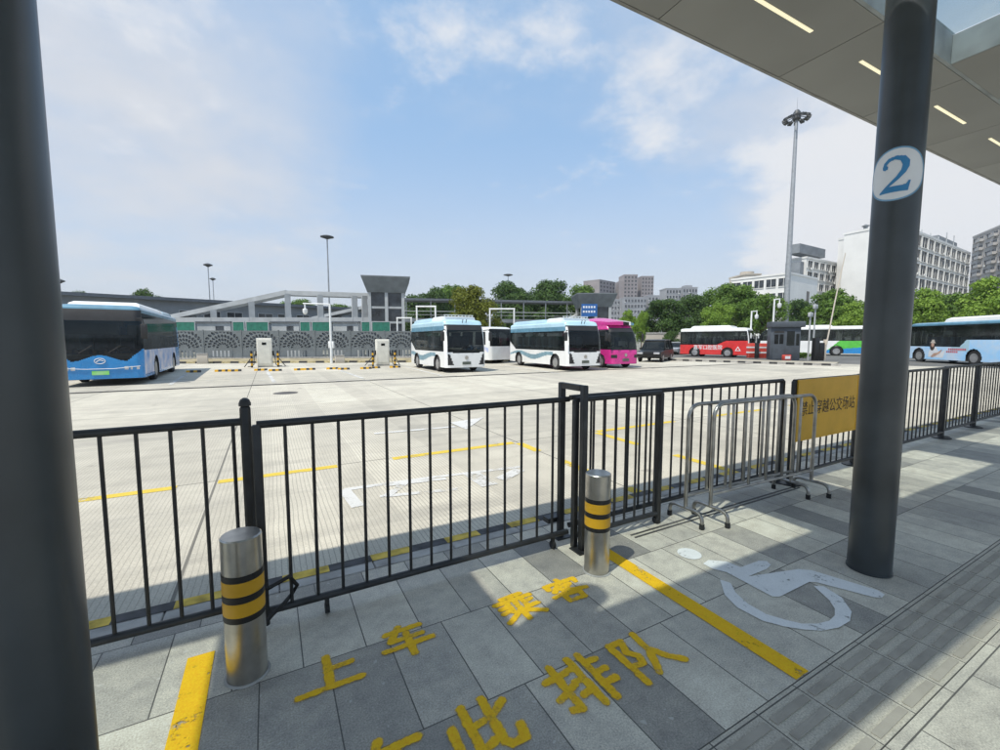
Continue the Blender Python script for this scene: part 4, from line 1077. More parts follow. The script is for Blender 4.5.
# ------------------------------------------------------------------ CHARGERS, STOPS, POSTS
def charger(px, depth, h, label):
    x, y = D(px, depth); t = empty('charging_cabinet', (x, y, LOT), R(-4), label, 'charger', 'cream charging cabinets')
    MB().box(-.42, .42, -.28, .28, .08, h, c=.03).build('housing', M['cream'], t)
    MB().box(-.40, .40, -.26, .26, 0, .08).build('plinth', M['concrete_kerb'], t)
    MB().box(-.33, .33, -.288, -.282, .25, h - .12).build('door_panel', M['cream'], t)
    MB().box(-.12, .12, -.296, -.289, h - .42, h - .27).build('screen', M['glass'], t)
    for sx in (-1, 1):
        g_ = MB().box(sx * .47 - .045, sx * .47 + .045, -.12, .10, .72, 1.02, c=.015).build('plug_holster', M['trim'], t)
        MB().tube([(sx * .48, -.1, .95), (sx * .58, -.22, .6), (sx * .60, -.25, .18), (sx * .72, -.22, .06), (sx * .95, -.1, .05)], .024, 8).build('cable', M['rubber'], t)
    for sx in (-1, 1):
        q = empty('guard_post', (x + sx * .72, y - .42, LOT), 0, ('left' if sx < 0 else 'right') + ' yellow and black guard post in front of the ' + ('left' if px < 320 else 'right') + ' cream charging cabinet', 'guard post', 'yellow and black guard posts by the chargers')
        MB().lathe([(.06, 0), (.06, 1.0), (.045, 1.03)], 16).build('post', M['band_black'], q)
        for k in range(3): MB().lathe([(.0615, .12 + k * .30), (.0615, .27 + k * .30)], 16, cap0=False, cap1=False).build('yellow_band', M['band_yellow'], q)
        MB().tube([(0, .06, .62), (sx * .42, .45, .03)], .025, 8).build('brace', M['band_black'], q)
charger(265, 26.9, 1.82, 'left cream charging cabinet, standing in front of the lattice hoarding')
charger(382.5, 28.3, 1.75, 'right cream charging cabinet, nearest the lone white minibus')
for px, dp, h, lb in ((202.5, 30.5, .70, 'small beige utility box left of the left charging cabinet'), (339.5, 31.5, .55, 'small beige utility box just right of the white camera mast')):
    x, y = D(px, dp); t = empty('utility_box', (x, y, LOT), 0, lb, 'utility box')
    MB().box(-.32, .32, -.2, .2, 0, h, c=.02).build('casing', M['beige_wall'], t); MB().box(-.34, .34, -.22, .22, h, h + .04, c=.01).build('lid', M['concrete_kerb'], t)
spots = [(208, 372, 'nearest the big blue bus'), (248, 371, 'left of the left charger'), (288, 370.6, 'just right of the left charger'), (321, 369.6, 'below the white camera mast'), (355, 369.3, 'left of the right charger'), (385, 368, 'directly before the right charger')]
sp0 = None
for px, py, lb in spots:
    x, y = G(px, py, LOT)
    if sp0 is None:
        sp0 = empty('wheel_stop'); sp0['category'] = 'wheel stop'; sp0['group'] = 'black and yellow rubber wheel stops'
        for sgn in (-1, 1):
            for k in range(4):
                a = sgn * .62 - .32 + k * .16
                q = MB().prism_x([(-.09, 0), (.09, 0), (.055, .11), (-.055, .11)], a, a + .158).build('segment', M['kerb_black' if k % 2 else 'band_yellow'], sp0)
                q['label'] = 'black segment' if k % 2 else 'yellow segment'
        t = sp0
    else: t = copy_tree(sp0)
    t.location = (x, y, LOT); t['label'] = 'yellow and black wheel stop ' + lb
# rear kerb with painted blocks, and low wall under the hoarding
A = Vector(D(150, 30.5)); B = Vector(D(560, 33.5)); u = (B - A).normalized(); ang = math.atan2(u.y, u.x); Lk = (B - A).length
rk1, rk2 = MB(), MB()
k = 0; x = 0
while x < Lk: (rk1 if k % 2 else rk2).box(x, x + .6, 0, .25, -.2, .14); x += .602; k += 1
for mb_2, nm, mm in ((rk1, 'rear_kerb_black', 'kerb_black'), (rk2, 'rear_kerb_pale', 'kerb_tan')):
    o = struct(nm, mb_2, M[mm]); o.location = (A.x, A.y, LOT); o.rotation_euler = (0, 0, ang)
vb = MB().box(0, Lk, .26, 5, -.2, .13); o = struct('planted_verge', vb, mat('dry sandy verge', (.33, .28, .17), .95, var=.25, scale=1.2)); o.location = (A.x, A.y, LOT); o.rotation_euler = (0, 0, ang)

# lattice hoarding: steel panels with real leaf-shaped openings
def lattice_mesh(Wp, Hp, th):
    st = .05; nx, nz = int(Wp / st), int(Hp / st)
    def open_(x, z):
        dx = x - Wp / 2; dz = z - Hp * .40
        r = math.hypot(dx, dz); a = math.atan2(dz, dx)
        if a < .05 or a > PI - .05: 
            return (z < Hp * .36 and z > .18 and abs(dx) < Wp * .30 and (int(x / .15) % 2 == 0) and (int(z / .2) % 4 != 0))
        if z > Hp - .10 or x < .12 or x > Wp - .12: return False
        for ri, w_, n_, ph in ((.42, .13, 7, 0), (.72, .15, 10, .5), (1.04, .17, 13, 0), (1.42, .17, 15, .5)):
            k_ = (a / PI * n_ + ph) % 1 - .5
            al = k_ / n_ * PI * r
            if abs(r - ri - al * .5) < w_ * (1 - (al / (PI * r / n_ * .46)) ** 2) * .78: return True
        return False
    mb = MB(); idx = {}
    def vid(i, k_, s):
        key = (i, k_, s)
        if key not in idx: idx[key] = len(mb.v); mb.v.append((i * st, s * th, k_ * st))
        return idx[key]
    cell = [[not open_((i + .5) * st, (k_ + .5) * st) for k_ in range(nz)] for i in range(nx)]
    for i in range(nx):
        for k_ in range(nz):
            if not cell[i][k_]: continue
            mb.f.append((vid(i, k_, 0), vid(i + 1, k_, 0), vid(i + 1, k_ + 1, 0), vid(i, k_ + 1, 0)))
            mb.f.append((vid(i, k_, 1), vid(i, k_ + 1, 1), vid(i + 1, k_ + 1, 1), vid(i + 1, k_, 1)))
            for (di, dk, e) in ((-1, 0, ((0, 0), (0, 1))), (1, 0, ((1, 1), (1, 0))), (0, -1, ((1, 0), (0, 0))), (0, 1, ((0, 1), (1, 1)))):
                a_, b_ = i + di, k_ + dk
                if not (0 <= a_ < nx and 0 <= b_ < nz) or not cell[a_][b_]:
                    (p0, q0), (p1, q1) = e
                    mb.f.append((vid(i + p0, k_ + q0, 0), vid(i + p1, k_ + q1, 0), vid(i + p1, k_ + q1, 1), vid(i + p0, k_ + q0, 1)))
    mb.m = [0] * len(mb.f)
    return mb
HA = Vector(D(165, 35.5)); HB = Vector(D(418, 39.0)); u = (HB - HA).normalized(); ha = math.atan2(u.y, u.x); n_ = 7; Wp = (HB - HA).length / n_
hr = empty('lattice_hoarding', (HA.x, HA.y, LOT), ha, 'grey steel hoarding with leaf shaped cut-outs along the back of the lot', 'fence')
lmesh = lattice_mesh(Wp - .06, 2.5, .05).mesh('lattice_panel', M['hoard'], False)
pmesh = MB().box(-.05, .05, -.03, .08, 0, 2.56).mesh('post', M['hoard'], False)
for i in range(n_):
    link('lattice_panel', lmesh, hr, (i * Wp + .03, 0, 0)); link('post', pmesh, hr, (i * Wp, 0, 0))
link('post', pmesh, hr, (n_ * Wp, 0, 0))
MB().box(0, n_ * Wp, .10, .13, .95, 2.44).build('added_dark_sheet', M['grey_roof'], hr)  # sheet added only to make the upper cut-outs look dark
# white low wall line at the foot
MB().box(0, n_ * Wp, -.45, -.12, 0, .22).build('foot_wall', M['concrete_kerb'], hr)
# green screens standing behind the hoarding
for i, (pa, pb_, lb) in enumerate(((176, 197, 'green framed screen nearest the big blue bus, above the hoarding'), (234, 246, 'narrow green framed screen above the hoarding, behind the left charger'), (247.5, 270, 'wide green framed screen above the hoarding, behind the left charger'), (301, 311.5, 'narrow green framed screen above the hoarding just left of the white camera mast'), (313, 331, 'wide green framed screen above the hoarding right behind the white camera mast'), (362, 371, 'narrow green framed screen above the hoarding left of the right charger'), (372.5, 391, 'wide green framed screen above the hoarding below the stair tower'))):
    dp = 41.5; a = Vector(D(pa, dp)); b = Vector(D(pb_, dp)); uu = (b - a).normalized(); wl = (b - a).length
    t = empty('green_screen', (a.x, a.y, LOT), math.atan2(uu.y, uu.x), lb, 'screen', 'green framed screens behind the hoarding')
    z0_, z1_ = Z(335, dp) + .1, Z(321.5, dp) + .1
    MB().box(.06, wl - .06, 0, .05, z0_ + .06, z1_ - .06).build('panel', M['green_screen'], t)
    f_ = MB().box(0, wl, -.02, .07, z1_ - .06, z1_).box(0, wl, -.02, .07, z0_, z0_ + .06).box(0, .06, -.02, .07, z0_ + .06, z1_ - .06).box(wl - .06, wl, -.02, .07, z0_ + .06, z1_ - .06)
    f_.build('frame', M['grey_light'], t)
    for xx in (.1, wl - .1): MB().cyl((xx, .03, 0), (xx, .03, z0_), .04).build('leg', M['grey_light'], t)
# pale site cabins between the green screens
for pa, pb_, lb in ((199, 232, 'pale grey site cabin behind the hoarding, left of the left charger'), (273, 300, 'pale grey site cabin behind the hoarding, right of the left charger'), (334, 359, 'pale grey site cabin behind the hoarding, left of the stair tower')):
    dp = 43; a = Vector(D(pa, dp)); b = Vector(D(pb_, dp)); uu = (b - a).normalized(); wl = (b - a).length
    t = empty('site_cabin', (a.x, a.y, LOT), math.atan2(uu.y, uu.x), lb, 'cabin', 'pale site cabins behind the hoarding'); zt = Z(322.5, dp) + .1
    MB().box(0, wl, 0, 2, 0, zt).build('wall', M['grey_light'], t); MB().box(-.1, wl + .1, -.15, 2.1, zt, zt + .12).build('roof', M['grey_roof'], t)
    MB().box(wl * .55, wl * .8, -.02, -.005, 1.5, zt - .35).build('window', M['glass_bld'], t)

# ------------------------------------------------------------------ BUILDINGS
def block(name, label, cat, pa, da, pb_, db, ytop, yd, wallm, thick, floors, cols, wsz=(.6, .55), frame=None, base=0., group=None, parapet=True, wtype='pane', win=None):
    a = Vector(D(pa, da)); b = Vector(D(pb_, db)); uu = (b - a).normalized(); wl = (b - a).length
    h = Z(ytop, yd) - LOT
    t = empty(name, (a.x, a.y, LOT), math.atan2(uu.y, uu.x), label, cat, group)
    MB().box(0, wl, 0, thick, 0, h).build('wall', wallm, t)
    if parapet: MB().box(-.15, wl + .15, -.15, thick + .15, h, h + .012 * h + .25).build('parapet', wallm, t)
    if floors and cols:
        fh = (h - base) / floors; cw = wl / cols; ww, wh = cw * wsz[0], fh * wsz[1]
        sc = max(.06, fh * .04)
        wmx = MB()
        wmx.box(-ww / 2, ww / 2, -.03, -.008, -wh / 2, wh / 2)
        wm_ = wmx.mesh('window', win or M['glass_bld'], False)
        fr = MB(); fr.box(-ww / 2 - sc, ww / 2 + sc, -.22, -.006, wh / 2, wh / 2 + sc).box(-ww / 2 - sc, ww / 2 + sc, -.28, -.006, -wh / 2 - sc, -wh / 2)
        fr.box(-ww / 2 - sc, -ww / 2, -.22, -.006, -wh / 2, wh / 2).box(ww / 2, ww / 2 + sc, -.22, -.006, -wh / 2, wh / 2)
        if ww > 1.2: fr.box(-sc / 3, sc / 3, -.12, -.006, -wh / 2, wh / 2)
        fm = fr.mesh('frame', frame or wallm, False)
        for f in range(floors):
            for c_ in range(cols):
                o_ = link('window', wm_, t, ((c_ + .5) * cw, 0, base + (f + .5) * fh)); link('frame', fm, o_)
    return t, wl, h
# long grey station building at the left
a = Vector(D(-60, 46)); b = Vector(D(425, 90)); uu = (b - a).normalized(); wl = (b - a).length
t = empty('station_building', (a.x, a.y, LOT), math.atan2(uu.y, uu.x), 'long low grey building with a flat roof and small dark windows behind the hoarding', 'building')
h = Z(295.5, 53) - LOT
MB().box(0, wl, 0, 9, 0, h).build('wall', M['grey_wall'], t)
MB().box(-.6, wl + .6, -.7, 9.5, h, h + .42).build('roof', M['grey_roof'], t)
wme = MB().box(-1.0, 1.0, -.02, -.006, -.7, .7).mesh('window', M['glass_bld'], False)
fme = MB().box(-1.07, 1.07, -.10, -.004, .7, .78).box(-1.07, 1.07, -.14, -.004, -.78, -.7).box(-1.07, -1.0, -.10, -.004, -.7, .7).box(1.0, 1.07, -.10, -.004, -.7, .7).box(-.03, .03, -.06, -.021, -.7, .7).mesh('frame', M['grey_light'], False)
t_station = t
x = 2.0; i = 0
while x < wl - 1.5:
    o_ = link('window', wme, t, (x, 0, h - 2.0)); link('frame', fme, o_); i += 1; x += 2.9 if i % 3 else 4.3

# covered ramp bridge: rises from the left to the stair tower
RD = 46.0
def rp(px, py, off=0.): 
    x, y = D(px, RD + off); return (x, y, Z(py, RD + off))
rb_ = empty('ramp_bridge', (*D(290, RD), LOT), 0, 'pale grey covered ramp bridge rising to the stair tower, on square columns', 'footbridge')
ox = Vector((*D(290, RD), LOT))
def rpart(name, pts_list, r, m):
    mb = MB()
    for pa_, pb2 in pts_list:
        pa_ = Vector(pa_) - ox; pb2 = Vector(pb2) - ox
        d = pb2 - pa_; up_ = Vector((0, 0, 1)); sidev = d.cross(up_).normalized() if abs(d.normalized().z) < .95 else Vector((1, 0, 0)); upv = sidev.cross(d).normalized()
        ww, hh = r
        mb.loft([[q + sidev * sx * ww + upv * sz * hh for sx, sz in ((-1, -1), (1, -1), (1, 1), (-1, 1))] for q in (pa_, pb2)])
    return mb.build(name, m, rb_, smooth=False)
rpart('sloping_roof', [(rp(160, 321, 1.2), rp(292, 293, 1.2))], (.75, .24), M['grey_light'])
rpart('flat_roof', [(rp(292, 293.5, 1.2), rp(372, 296, 1.2))], (.75, .24), M['grey_light'])
rpart('deck', [(rp(165, 320.5, 1.2), rp(400, 320.5, 1.2))], (1.5, .26), M['grey_light'])
rpart('stair_flight', [(rp(318, 319, 1.2), rp(372, 307, 1.2))], (1.2, .16), M['grey_light'])
for px, top in ((216, 310), (254, 302), (290, 294), (322, 295), (356, 296), (366, 296)):
    rpart('column', [(rp(px, 322), rp(px, top))], (.28, .22), M['grey_light'])
for px in (190, 250, 310, 370):
    b_ = rp(px, 322); rpart('pier', [((b_[0], b_[1], LOT), b_)], (.28, .22), M['grey_light'])
# stair towers
def tower(px, depth, ytop, wb, label, glass_rows=3, mirror=False, rz_=None):
    x, y = D(px, depth); rz_ = -YAW if rz_ is None else rz_
    t = empty('stair_tower', (x, y, LOT), rz_, label, 'tower', 'stair towers with flared roofs')
    ht = Z(ytop, depth) - LOT; hb = ht - 1.55 * wb / 3.5; w2_ = wb / 2; o2 = w2_ * 1.32
    MB().loft([[(-w2_ * 1.02, -w2_ * 1.02, hb), (w2_ * 1.02, -w2_ * 1.02, hb), (w2_ * 1.02, w2_ * 1.02, hb), (-w2_ * 1.02, w2_ * 1.02, hb)], [(-o2, -o2, ht - .12), (o2, -o2, ht - .12), (o2, o2, ht - .12), (-o2, o2, ht - .12)], [(-o2, -o2, ht), (o2, -o2, ht), (o2, o2, ht), (-o2, o2, ht)]]).build('flared_roof', M['hoard'], t, smooth=False)
    MB().box(-w2_ + .18, w2_ - .18, -w2_ + .18, w2_ - .18, 0, hb).build('core', M['glass_bld'], t)
    cme = MB().box(-.16, .16, -.16, .16, 0, hb).mesh('column', M['grey_light'], False)
    for cx_, cy_ in ((-w2_ + .16, -w2_ + .16), (w2_ - .16, -w2_ + .16), (0, -w2_ + .14), (-w2_ + .16, w2_ - .16), (w2_ - .16, w2_ - .16)): link('column', cme, t, (cx_, cy_, 0))
    rm_ = MB().box(-w2_ + .33, -.17, -w2_ + .06, -w2_ + .17, -.11, .11).box(.17, w2_ - .33, -w2_ + .06, -w2_ + .17, -.11, .11).box(-w2_ + .04, -w2_ + .17, -w2_ + .33, w2_ - .33, -.11, .11).mesh('floor_beam', M['grey_light'], False)
    for k in range(1, glass_rows + 1): link('floor_beam', rm_, t, (0, 0, hb - k * hb / (glass_rows + 1) * .93))
    return t, hb, w2_
tower(388, 46.5, 279, 3.7, 'stair tower with flared roof at the top of the ramp bridge', rz_=-R(15))
t2, hb2, w22 = tower(592, 62, 295, 4.2, 'stair tower with flared roof and blue sign beyond the longer white minibus', 2)
bs = empty('blue_sign_board', (*D(589, 58.5), LOT), -YAW, 'blue information board mounted in front of the second stair tower', 'sign')
zb0, zb1 = Z(316.5, 58.5) + .1, Z(304, 58.5) + .1
MB().box(-1.15, 1.0, -.06, 0, zb0, zb1).build('board', M['road_sign_blue'], bs)
lr = MB()
for k in range(2):
    for j in range(5): lr.box(-.95 + j * .36, -.72 + j * .36, -.068, -.062, zb1 - .55 - k * .62, zb1 - .28 - k * .62)
lr.build('sign_marks', M['sticker_white'], bs)
for xx in (-.8, .7): MB().cyl((xx, .05, 0), (xx, .05, zb1), .06).build('leg', M['grey_light'], bs)

# long covered footbridge between the towers
FA = Vector((*D(405, 60), 0)); FB = Vector((*D(600, 66), 0)); u = (FB - FA).normalized(); wl = (FB - FA).length
fb = empty('footbridge', (FA.x, FA.y, LOT), math.atan2(u.y, u.x), 'dark long covered footbridge running between the two stair towers in front of the trees', 'footbridge')
zr = Z(302, 63) - LOT
MB().box(0, wl, 0, 3, zr, zr + .3).build('roof', M['grey_roof'], fb, smooth=False)
MB().box(0, wl, 0, 3, zr - 3.0, zr - 2.5).build('deck', M['grey_wall'], fb, smooth=False)
pmm = MB().box(-.07, .07, -.05, .05, zr - 2.5, zr).mesh('post', M['grey_wall'], False)
pp2 = MB().box(-.3, .3, .8, 2.2, 0, zr - 3.0).mesh('pier', M['grey_wall'], False)
x = .3
while x < wl: link('post', pmm, fb, (x, .1, 0)); x += 3.4
for x in (3, wl / 3, wl * .66, wl - 3): link('pier', pp2, fb, (x, 0, 0))
rl = MB().tube([(0, .05, zr - 1.5), (wl, .05, zr - 1.5)], .05, 6).tube([(0, .05, zr - 2.0), (wl, .05, zr - 2.0)], .03, 6); rl.build('handrail', M['grey_light'], fb)
MB().loft([[(wl - 9, -1.6, zr - 4.2), (wl - 9, -.05, zr - 4.2), (wl - 9, -.05, zr - 3.9), (wl - 9, -1.6, zr - 3.9)], [(wl - 1, -1.6, zr - .4), (wl - 1, -.05, zr - .4), (wl - 1, -.05, zr - .1), (wl - 1, -1.6, zr - .1)]]).build('stair_roof', M['grey_light'], fb, smooth=False)

# far towers
GH = 'hazy tower blocks far behind the trees'
block('tower_block', 'left of the three tallest hazy tower blocks, the one with a sloping top line', 'tower block', 598, 410, 613.5, 430, 281, 415, M['tower_wall'], 18, 16, 5, (.5, .5), group=GH)
tb, wl_, hh_ = block('tower_block', 'middle of the three tallest hazy tower blocks, with a stepped shoulder', 'tower block', 622, 420, 635.5, 420, 275.5, 420, M['tower_wall'], 18, 18, 4, (.5, .5), group=GH)
MB().box(-4, 0, 1, 16, 0, hh_ - 5).build('shoulder', M['tower_wall'], tb, smooth=False); MB().box(2, 11, 4, 12, hh_, hh_ + 1.6).build('roof_house', M['tower_wall'], tb, smooth=False)
block('tower_block', 'right of the three tallest hazy tower blocks, with a flat crown', 'tower block', 639.5, 425, 651.5, 425, 277, 425, M['tower_wall'], 16, 18, 4, (.5, .5), group=GH)
block('apartment_block', 'low grey block at the foot of the left tall tower', 'building', 604, 380, 622, 380, 300, 380, M['tower_grey'], 14, 8, 6, (.55, .5))
block('apartment_block', 'wide low grey block at the foot of the middle tall tower', 'building', 623, 370, 645, 370, 298, 370, M['tower_grey'], 14, 8, 7, (.6, .5))
block('apartment_block', 'small grey block just right of the tall towers', 'building', 646.5, 375, 660, 375, 296, 375, M['tower_grey'], 14, 8, 4, (.55, .5))
block('apartment_block', 'left one of two grey blocks showing above the dark trees', 'building', 664, 300, 679, 300, 289, 300, M['tower_grey'], 12, 10, 5, (.55, .5))
tb, wl_, hh_ = block('apartment_block', 'right one of two grey blocks above the dark trees, with a roof hut', 'building', 680.5, 305, 695, 305, 288, 305, M['tower_grey'], 12, 10, 5, (.55, .5))
MB().box(2.5, 7.5, 2, 8, hh_, hh_ + 2.2).build('roof_hut', M['tower_grey'], tb, smooth=False)
# white buildings on the right
tb, wl_, hh_ = block('office_building', 'small beige block with a roof drum left of the high mast', 'building', 741, 150, 757, 150, 275, 150, M['beige_wall'], 10, 6, 3, (.5, .35))
MB().lathe([(2.2, hh_), (2.2, hh_ + 1.6)], 20, (3, 4)).build('roof_drum', M['beige_wall'], tb)
def side_windows(tb, thick, hh_, floors, cols, ww, wh):
    fh = hh_ / floors
    wm_ = MB().box(-.03, -.008, -ww / 2, ww / 2, -wh / 2, wh / 2).mesh('window', M['glass_bld'], False)
    fm = MB().box(-.14, -.006, -ww / 2, ww / 2, wh / 2, wh / 2 + .14).box(-.18, -.006, -ww / 2, ww / 2, -wh / 2 - .14, -wh / 2).box(-.10, -.031, -.05, .05, -wh / 2, wh / 2).mesh('frame', M['white_frame'], False)
    for f in range(floors):
        for c_ in range(cols):
            o_ = link('window', wm_, tb, (0, (c_ + .5) * thick / cols, (f + .5) * fh)); link('frame', fm, o_)
tb, wl_, hh_ = block('office_building', 'lower white building with one blank tiled wall, just right of the high mast', 'building', 786, 104, 813, 114, 276.5, 108, M['white_wall'], 14, 0, 0)
MB().box(wl_ * .60, wl_ * .70, -.05, -.006, hh_ - 9, hh_ - 3.4).build('slot_window', M['glass_bld'], tb, smooth=False)
side_windows(tb, 14, hh_, 5, 5, 2.2, 1.9)
tb, wl_, hh_ = block('office_building', 'white office building with grid windows and a dark roof storey', 'building', 801, 126, 846, 142, 262, 132, M['white_frame'], 5, 8, 8, (.72, .62))
MB().box(-2.2, -.16, .6, 4.6, 0, hh_ - 1).build('stair_block', M['grey_wall'], tb, smooth=False)
MB().box(-2.2, wl_ * .45, 1, 4.4, hh_ + 1.6, hh_ + 4.2).build('roof_storey', M['grey_wall'], tb, smooth=False)
tb2, wl2, hh2 = block('office_building', 'tall white building with a plain gable wall just left of the column', 'building', 866.3, 121, 896, 128, 230, 122, M['white_wall'], 7.5, 9, 4, (.62, .5))
MB().lathe([(.5, hh2 + .6), (.5, hh2 + 1.4), (1.0, hh2 + 1.7), (.1, hh2 + 2.2)], 12, (1.5, 3)).build('roof_vent', M['grey_wall'], tb2)
tb, wl_, hh_ = block('office_building', 'white office building with a dense grid of fins right of the column', 'building', 898, 121, 961, 156, 229, 121, M['white_frame'], 16, 8, 11, (.80, .76))
MB().box(wl_ * .62, wl_ * .96, 3, 12, hh_ + .6, hh_ + 4.2).build('plant_room', M['grey_wall'], tb, smooth=False)
for k in range(5): MB().cyl((wl_ * (.3 + k * .13), 2, hh_), (wl_ * (.3 + k * .13), 2, hh_ + (5.5 if k > 2 else 3)), .14, n=6).build('antenna', M['grey_light'], tb)
tb, wl_, hh_ = block('apartment_block', 'grey apartment tower with stacked balconies at the right edge', 'building', 962.5, 172, 1012, 142, 219, 145, M['apt_wall'], 16, 13, 7, (.6, .5))
bal = MB().box(-1.7, 1.7, -1.3, -.29, -1.2, -.2).mesh('balcony', M['apt_wall'], False)
for f in range(13):
    for c_ in (1, 3, 5): link('balcony', bal, tb, ((c_ + .5) * wl_ / 7, 0, (f + .5) * hh_ / 13))

acm = MB().box(-.45, .45, -.55, -.25, -.3, .3, c=.03).mesh('air_conditioner', M['white_frame'], False)
ra_ = random.Random(3)
for b_ in [o for o in COL.objects if o.get('category') == 'building' and o.type == 'EMPTY']:
    ws_ = [o for o in COL.objects if o.parent == b_ and o.name.startswith('window') and abs(o.location.x) > .01]
    if b_.name.startswith(('office', 'apartment')):
        for o in ra_.sample(ws_, min(len(ws_), max(0, len(ws_) // 4))):
            link('air_conditioner', acm, b_, (o.location.x + ra_.choice((-1, 1)) * .7, 0, o.location.z - 1.25))
dpm = MB().cyl((0, -.10, 0), (0, -.10, 4.2), .06, n=8).mesh('downpipe', M['grey_light'])
for x in (7.1, 16.3, 25.6, 34.4): link('downpipe', dpm, t_station, (x, 0, 0))
for x in (5.2, 20.5, 29.5): link('air_conditioner', acm, t_station, (x, 0, 3.2))

# ------------------------------------------------------------------ MASTS AND LAMPS
def lamp(px, py, depth, label, rad=.9, r0=.12):
    x, y = D(px, depth); h = Z(py, depth) - LOT; t = empty('street_lamp', (x, y, LOT), 0, label, 'lamp post', 'tall lamps with disc heads')
    MB().tube([(0, 0, 0), (0, 0, h)], [r0, r0 * .55], 12).build('pole', M['galv'], t)
    MB().lathe([(.12, h - .35), (rad * .5, h - .2), (rad, h - .05), (rad, h + .06), (rad * .5, h + .22), (.1, h + .3)], 20).build('lamp_head', M['lamp_dark'], t)
lamp(331, 237, 68, 'tall lamp with a disc head rising behind the ramp bridge', 1.0, .16)
lamp(213, 265, 75, 'tall thin lamp with a disc head above the left grey building', .7)
lamp(217, 279, 95, 'lower of the two lamps close together above the left grey building', .6)
lamp(66, 281, 62, 'small lamp with a disc head right beside the left column', .6)
lamp(508, 275, 110, 'lamp with a disc head rising over the dark trees behind the footbridge', 1.2)
x, y = D(783.5, 62); h = Z(117, 62) - LOT
hm = empty('high_mast_light', (x, y, LOT), 0, 'very tall grey high mast light with a ring of floodlights', 'high mast')
MB().tube([(0, 0, 0), (0, 0, h * .5), (0, 0, h)], [.42, .32, .20], 20).build('mast', M['galv'], hm)
MB().tube([(0, 0, h), (0, 0, h + 2.6)], [.04, .02], 6).build('lightning_rod', M['galv'], hm)
rgm = MB().tube([(1.2 * math.cos(a * PI / 12), 1.2 * math.sin(a * PI / 12), h - .1) for a in range(25)], .06, 6); rgm.build('ring', M['lamp_dark'], hm)
hub = MB().lathe([(.3, h - .5), (.5, h - .3), (.5, h + .5), (.25, h + .9)], 16); hub.build('hub', M['lamp_dark'], hm)
arm = MB().tube([(.4, 0, h + .1), (1.35, 0, h)], .05, 6).mesh('arm', M['lamp_dark']); fl = MB().loft([[(1.1, -.25, h - .25), (1.6, -.25, h - .46), (1.6, .25, h - .46), (1.1, .25, h - .25)], [(1.22, -.22, h + .03), (1.72, -.22, h - .19), (1.72, .22, h - .19), (1.22, .22, h + .03)]]).mesh('floodlight', M['lamp_dark'], False)
for k in range(12):
    link('arm', arm, hm, (0, 0, 0), k * PI / 6); link('floodlight', fl, hm, (0, 0, 0), k * PI / 6)
# camera masts
def cam_mast(px, depth, ytop, arm_px, label, head='dome'):
    x, y = D(px, depth); h = Z(ytop, depth) - LOT; t = empty('camera_mast', (x, y, LOT), -YAW, label, 'camera mast')
    MB().tube([(0, 0, 0), (0, 0, h)], [.10, .07], 14).build('pole', M['white_paint'], t)
    ax = (arm_px - px) / F * depth
    MB().tube([(0, 0, h - .05), (ax, 0, h)], .05, 10).build('arm', M['white_paint'], t)
    MB().lathe([(.05, h - .05), (.05, h - .35), (.17, h - .40), (.17, h - .6), (.12, h - .75), (.03, h - .8)], 16, (ax * .93, 0)).build('camera', M['white_paint'], t)
    MB().box(-.2, .2, -.05, .15, 1.1, 1.6, c=.02).build('cabinet', M['white_paint'], t)
cam_mast(331.5, 31.3, 303.5, 305, 'white camera mast with a long horizontal arm in front of the hoarding')
cam_mast(749.5, 42, 311, 755, 'short white camera mast beside the red bus front')
cam_mast(771.5, 38, 299, 777, 'white camera mast standing behind the guard booth')
# white pipe portals
for pa, pb_, yt, dp, lb in ((417.5, 436, 306.5, 36, 'white pipe portal frame behind the lone white minibus'), (490, 514, 309, 36, 'white pipe portal frame behind the longer white minibus'), (398, 412, 318, 40, 'white pipe portal frame beside the stair tower')):
    a = Vector(D(pa, dp)); b = Vector(D(pb_, dp)); uu = (b - a).normalized(); wl = (b - a).length; h = Z(yt, dp) - LOT
    t = empty('pipe_portal', (a.x, a.y, LOT), math.atan2(uu.y, uu.x), lb, 'portal frame', 'white pipe portals')
    MB().tube([(0, 0, 0), (0, 0, h)], .07, 10).build('leg', M['white_paint'], t); MB().tube([(wl, 0, 0), (wl, 0, h)], .07, 10).build('leg', M['white_paint'], t)
    MB().tube([(-.07, 0, h), (wl + .07, 0, h)], .07, 10).build('crossbar', M['white_paint'], t)

# ------------------------------------------------------------------ EXIT ISLAND
IA = Vector(G(664, 360.5, LOT)); IB = Vector(G(835, 366, LOT)); u = (IB - IA).normalized(); n2_ = Vector((-u.y, u.x)); wl = (IB - IA).length
if n2_.dot(Vector((math.sin(YAW), math.cos(YAW)))) < 0: n2_ = -n2_
ia = math.atan2(u.y, u.x)
isl = MB().box(0, wl, .16, 3.2, -.2, .14); o = struct('exit_island', isl, mat('island paving', (.36, .33, .26), .9, var=.15, scale=1)); o.location = (IA.x, IA.y, LOT); o.rotation_euler = (0, 0, ia)
ka, kb2 = MB(), MB(); x = 0; k = 0
while x < wl: (ka if k % 2 else kb2).box(x, x + .498, 0, .158, -.2, .145); x += .5; k += 1
for mb_2, nm, mm in ((ka, 'island_kerb_black', 'kerb_black'), (kb2, 'island_kerb_pale', 'concrete_kerb')):
    o = struct(nm, mb_2, M[mm]); o.location = (IA.x, IA.y, LOT); o.rotation_euler = (0, 0, ia)
x, y = D(783, 34.2)
gb = empty('guard_booth', (x, y, LOT + .14), -YAW - R(24), 'slate grey guard booth with glazed door on the exit island', 'booth')
MB().box(-1.05, .95, -.8, .8, 0, 2.55, c=.02).build('wall', M['booth'], gb)
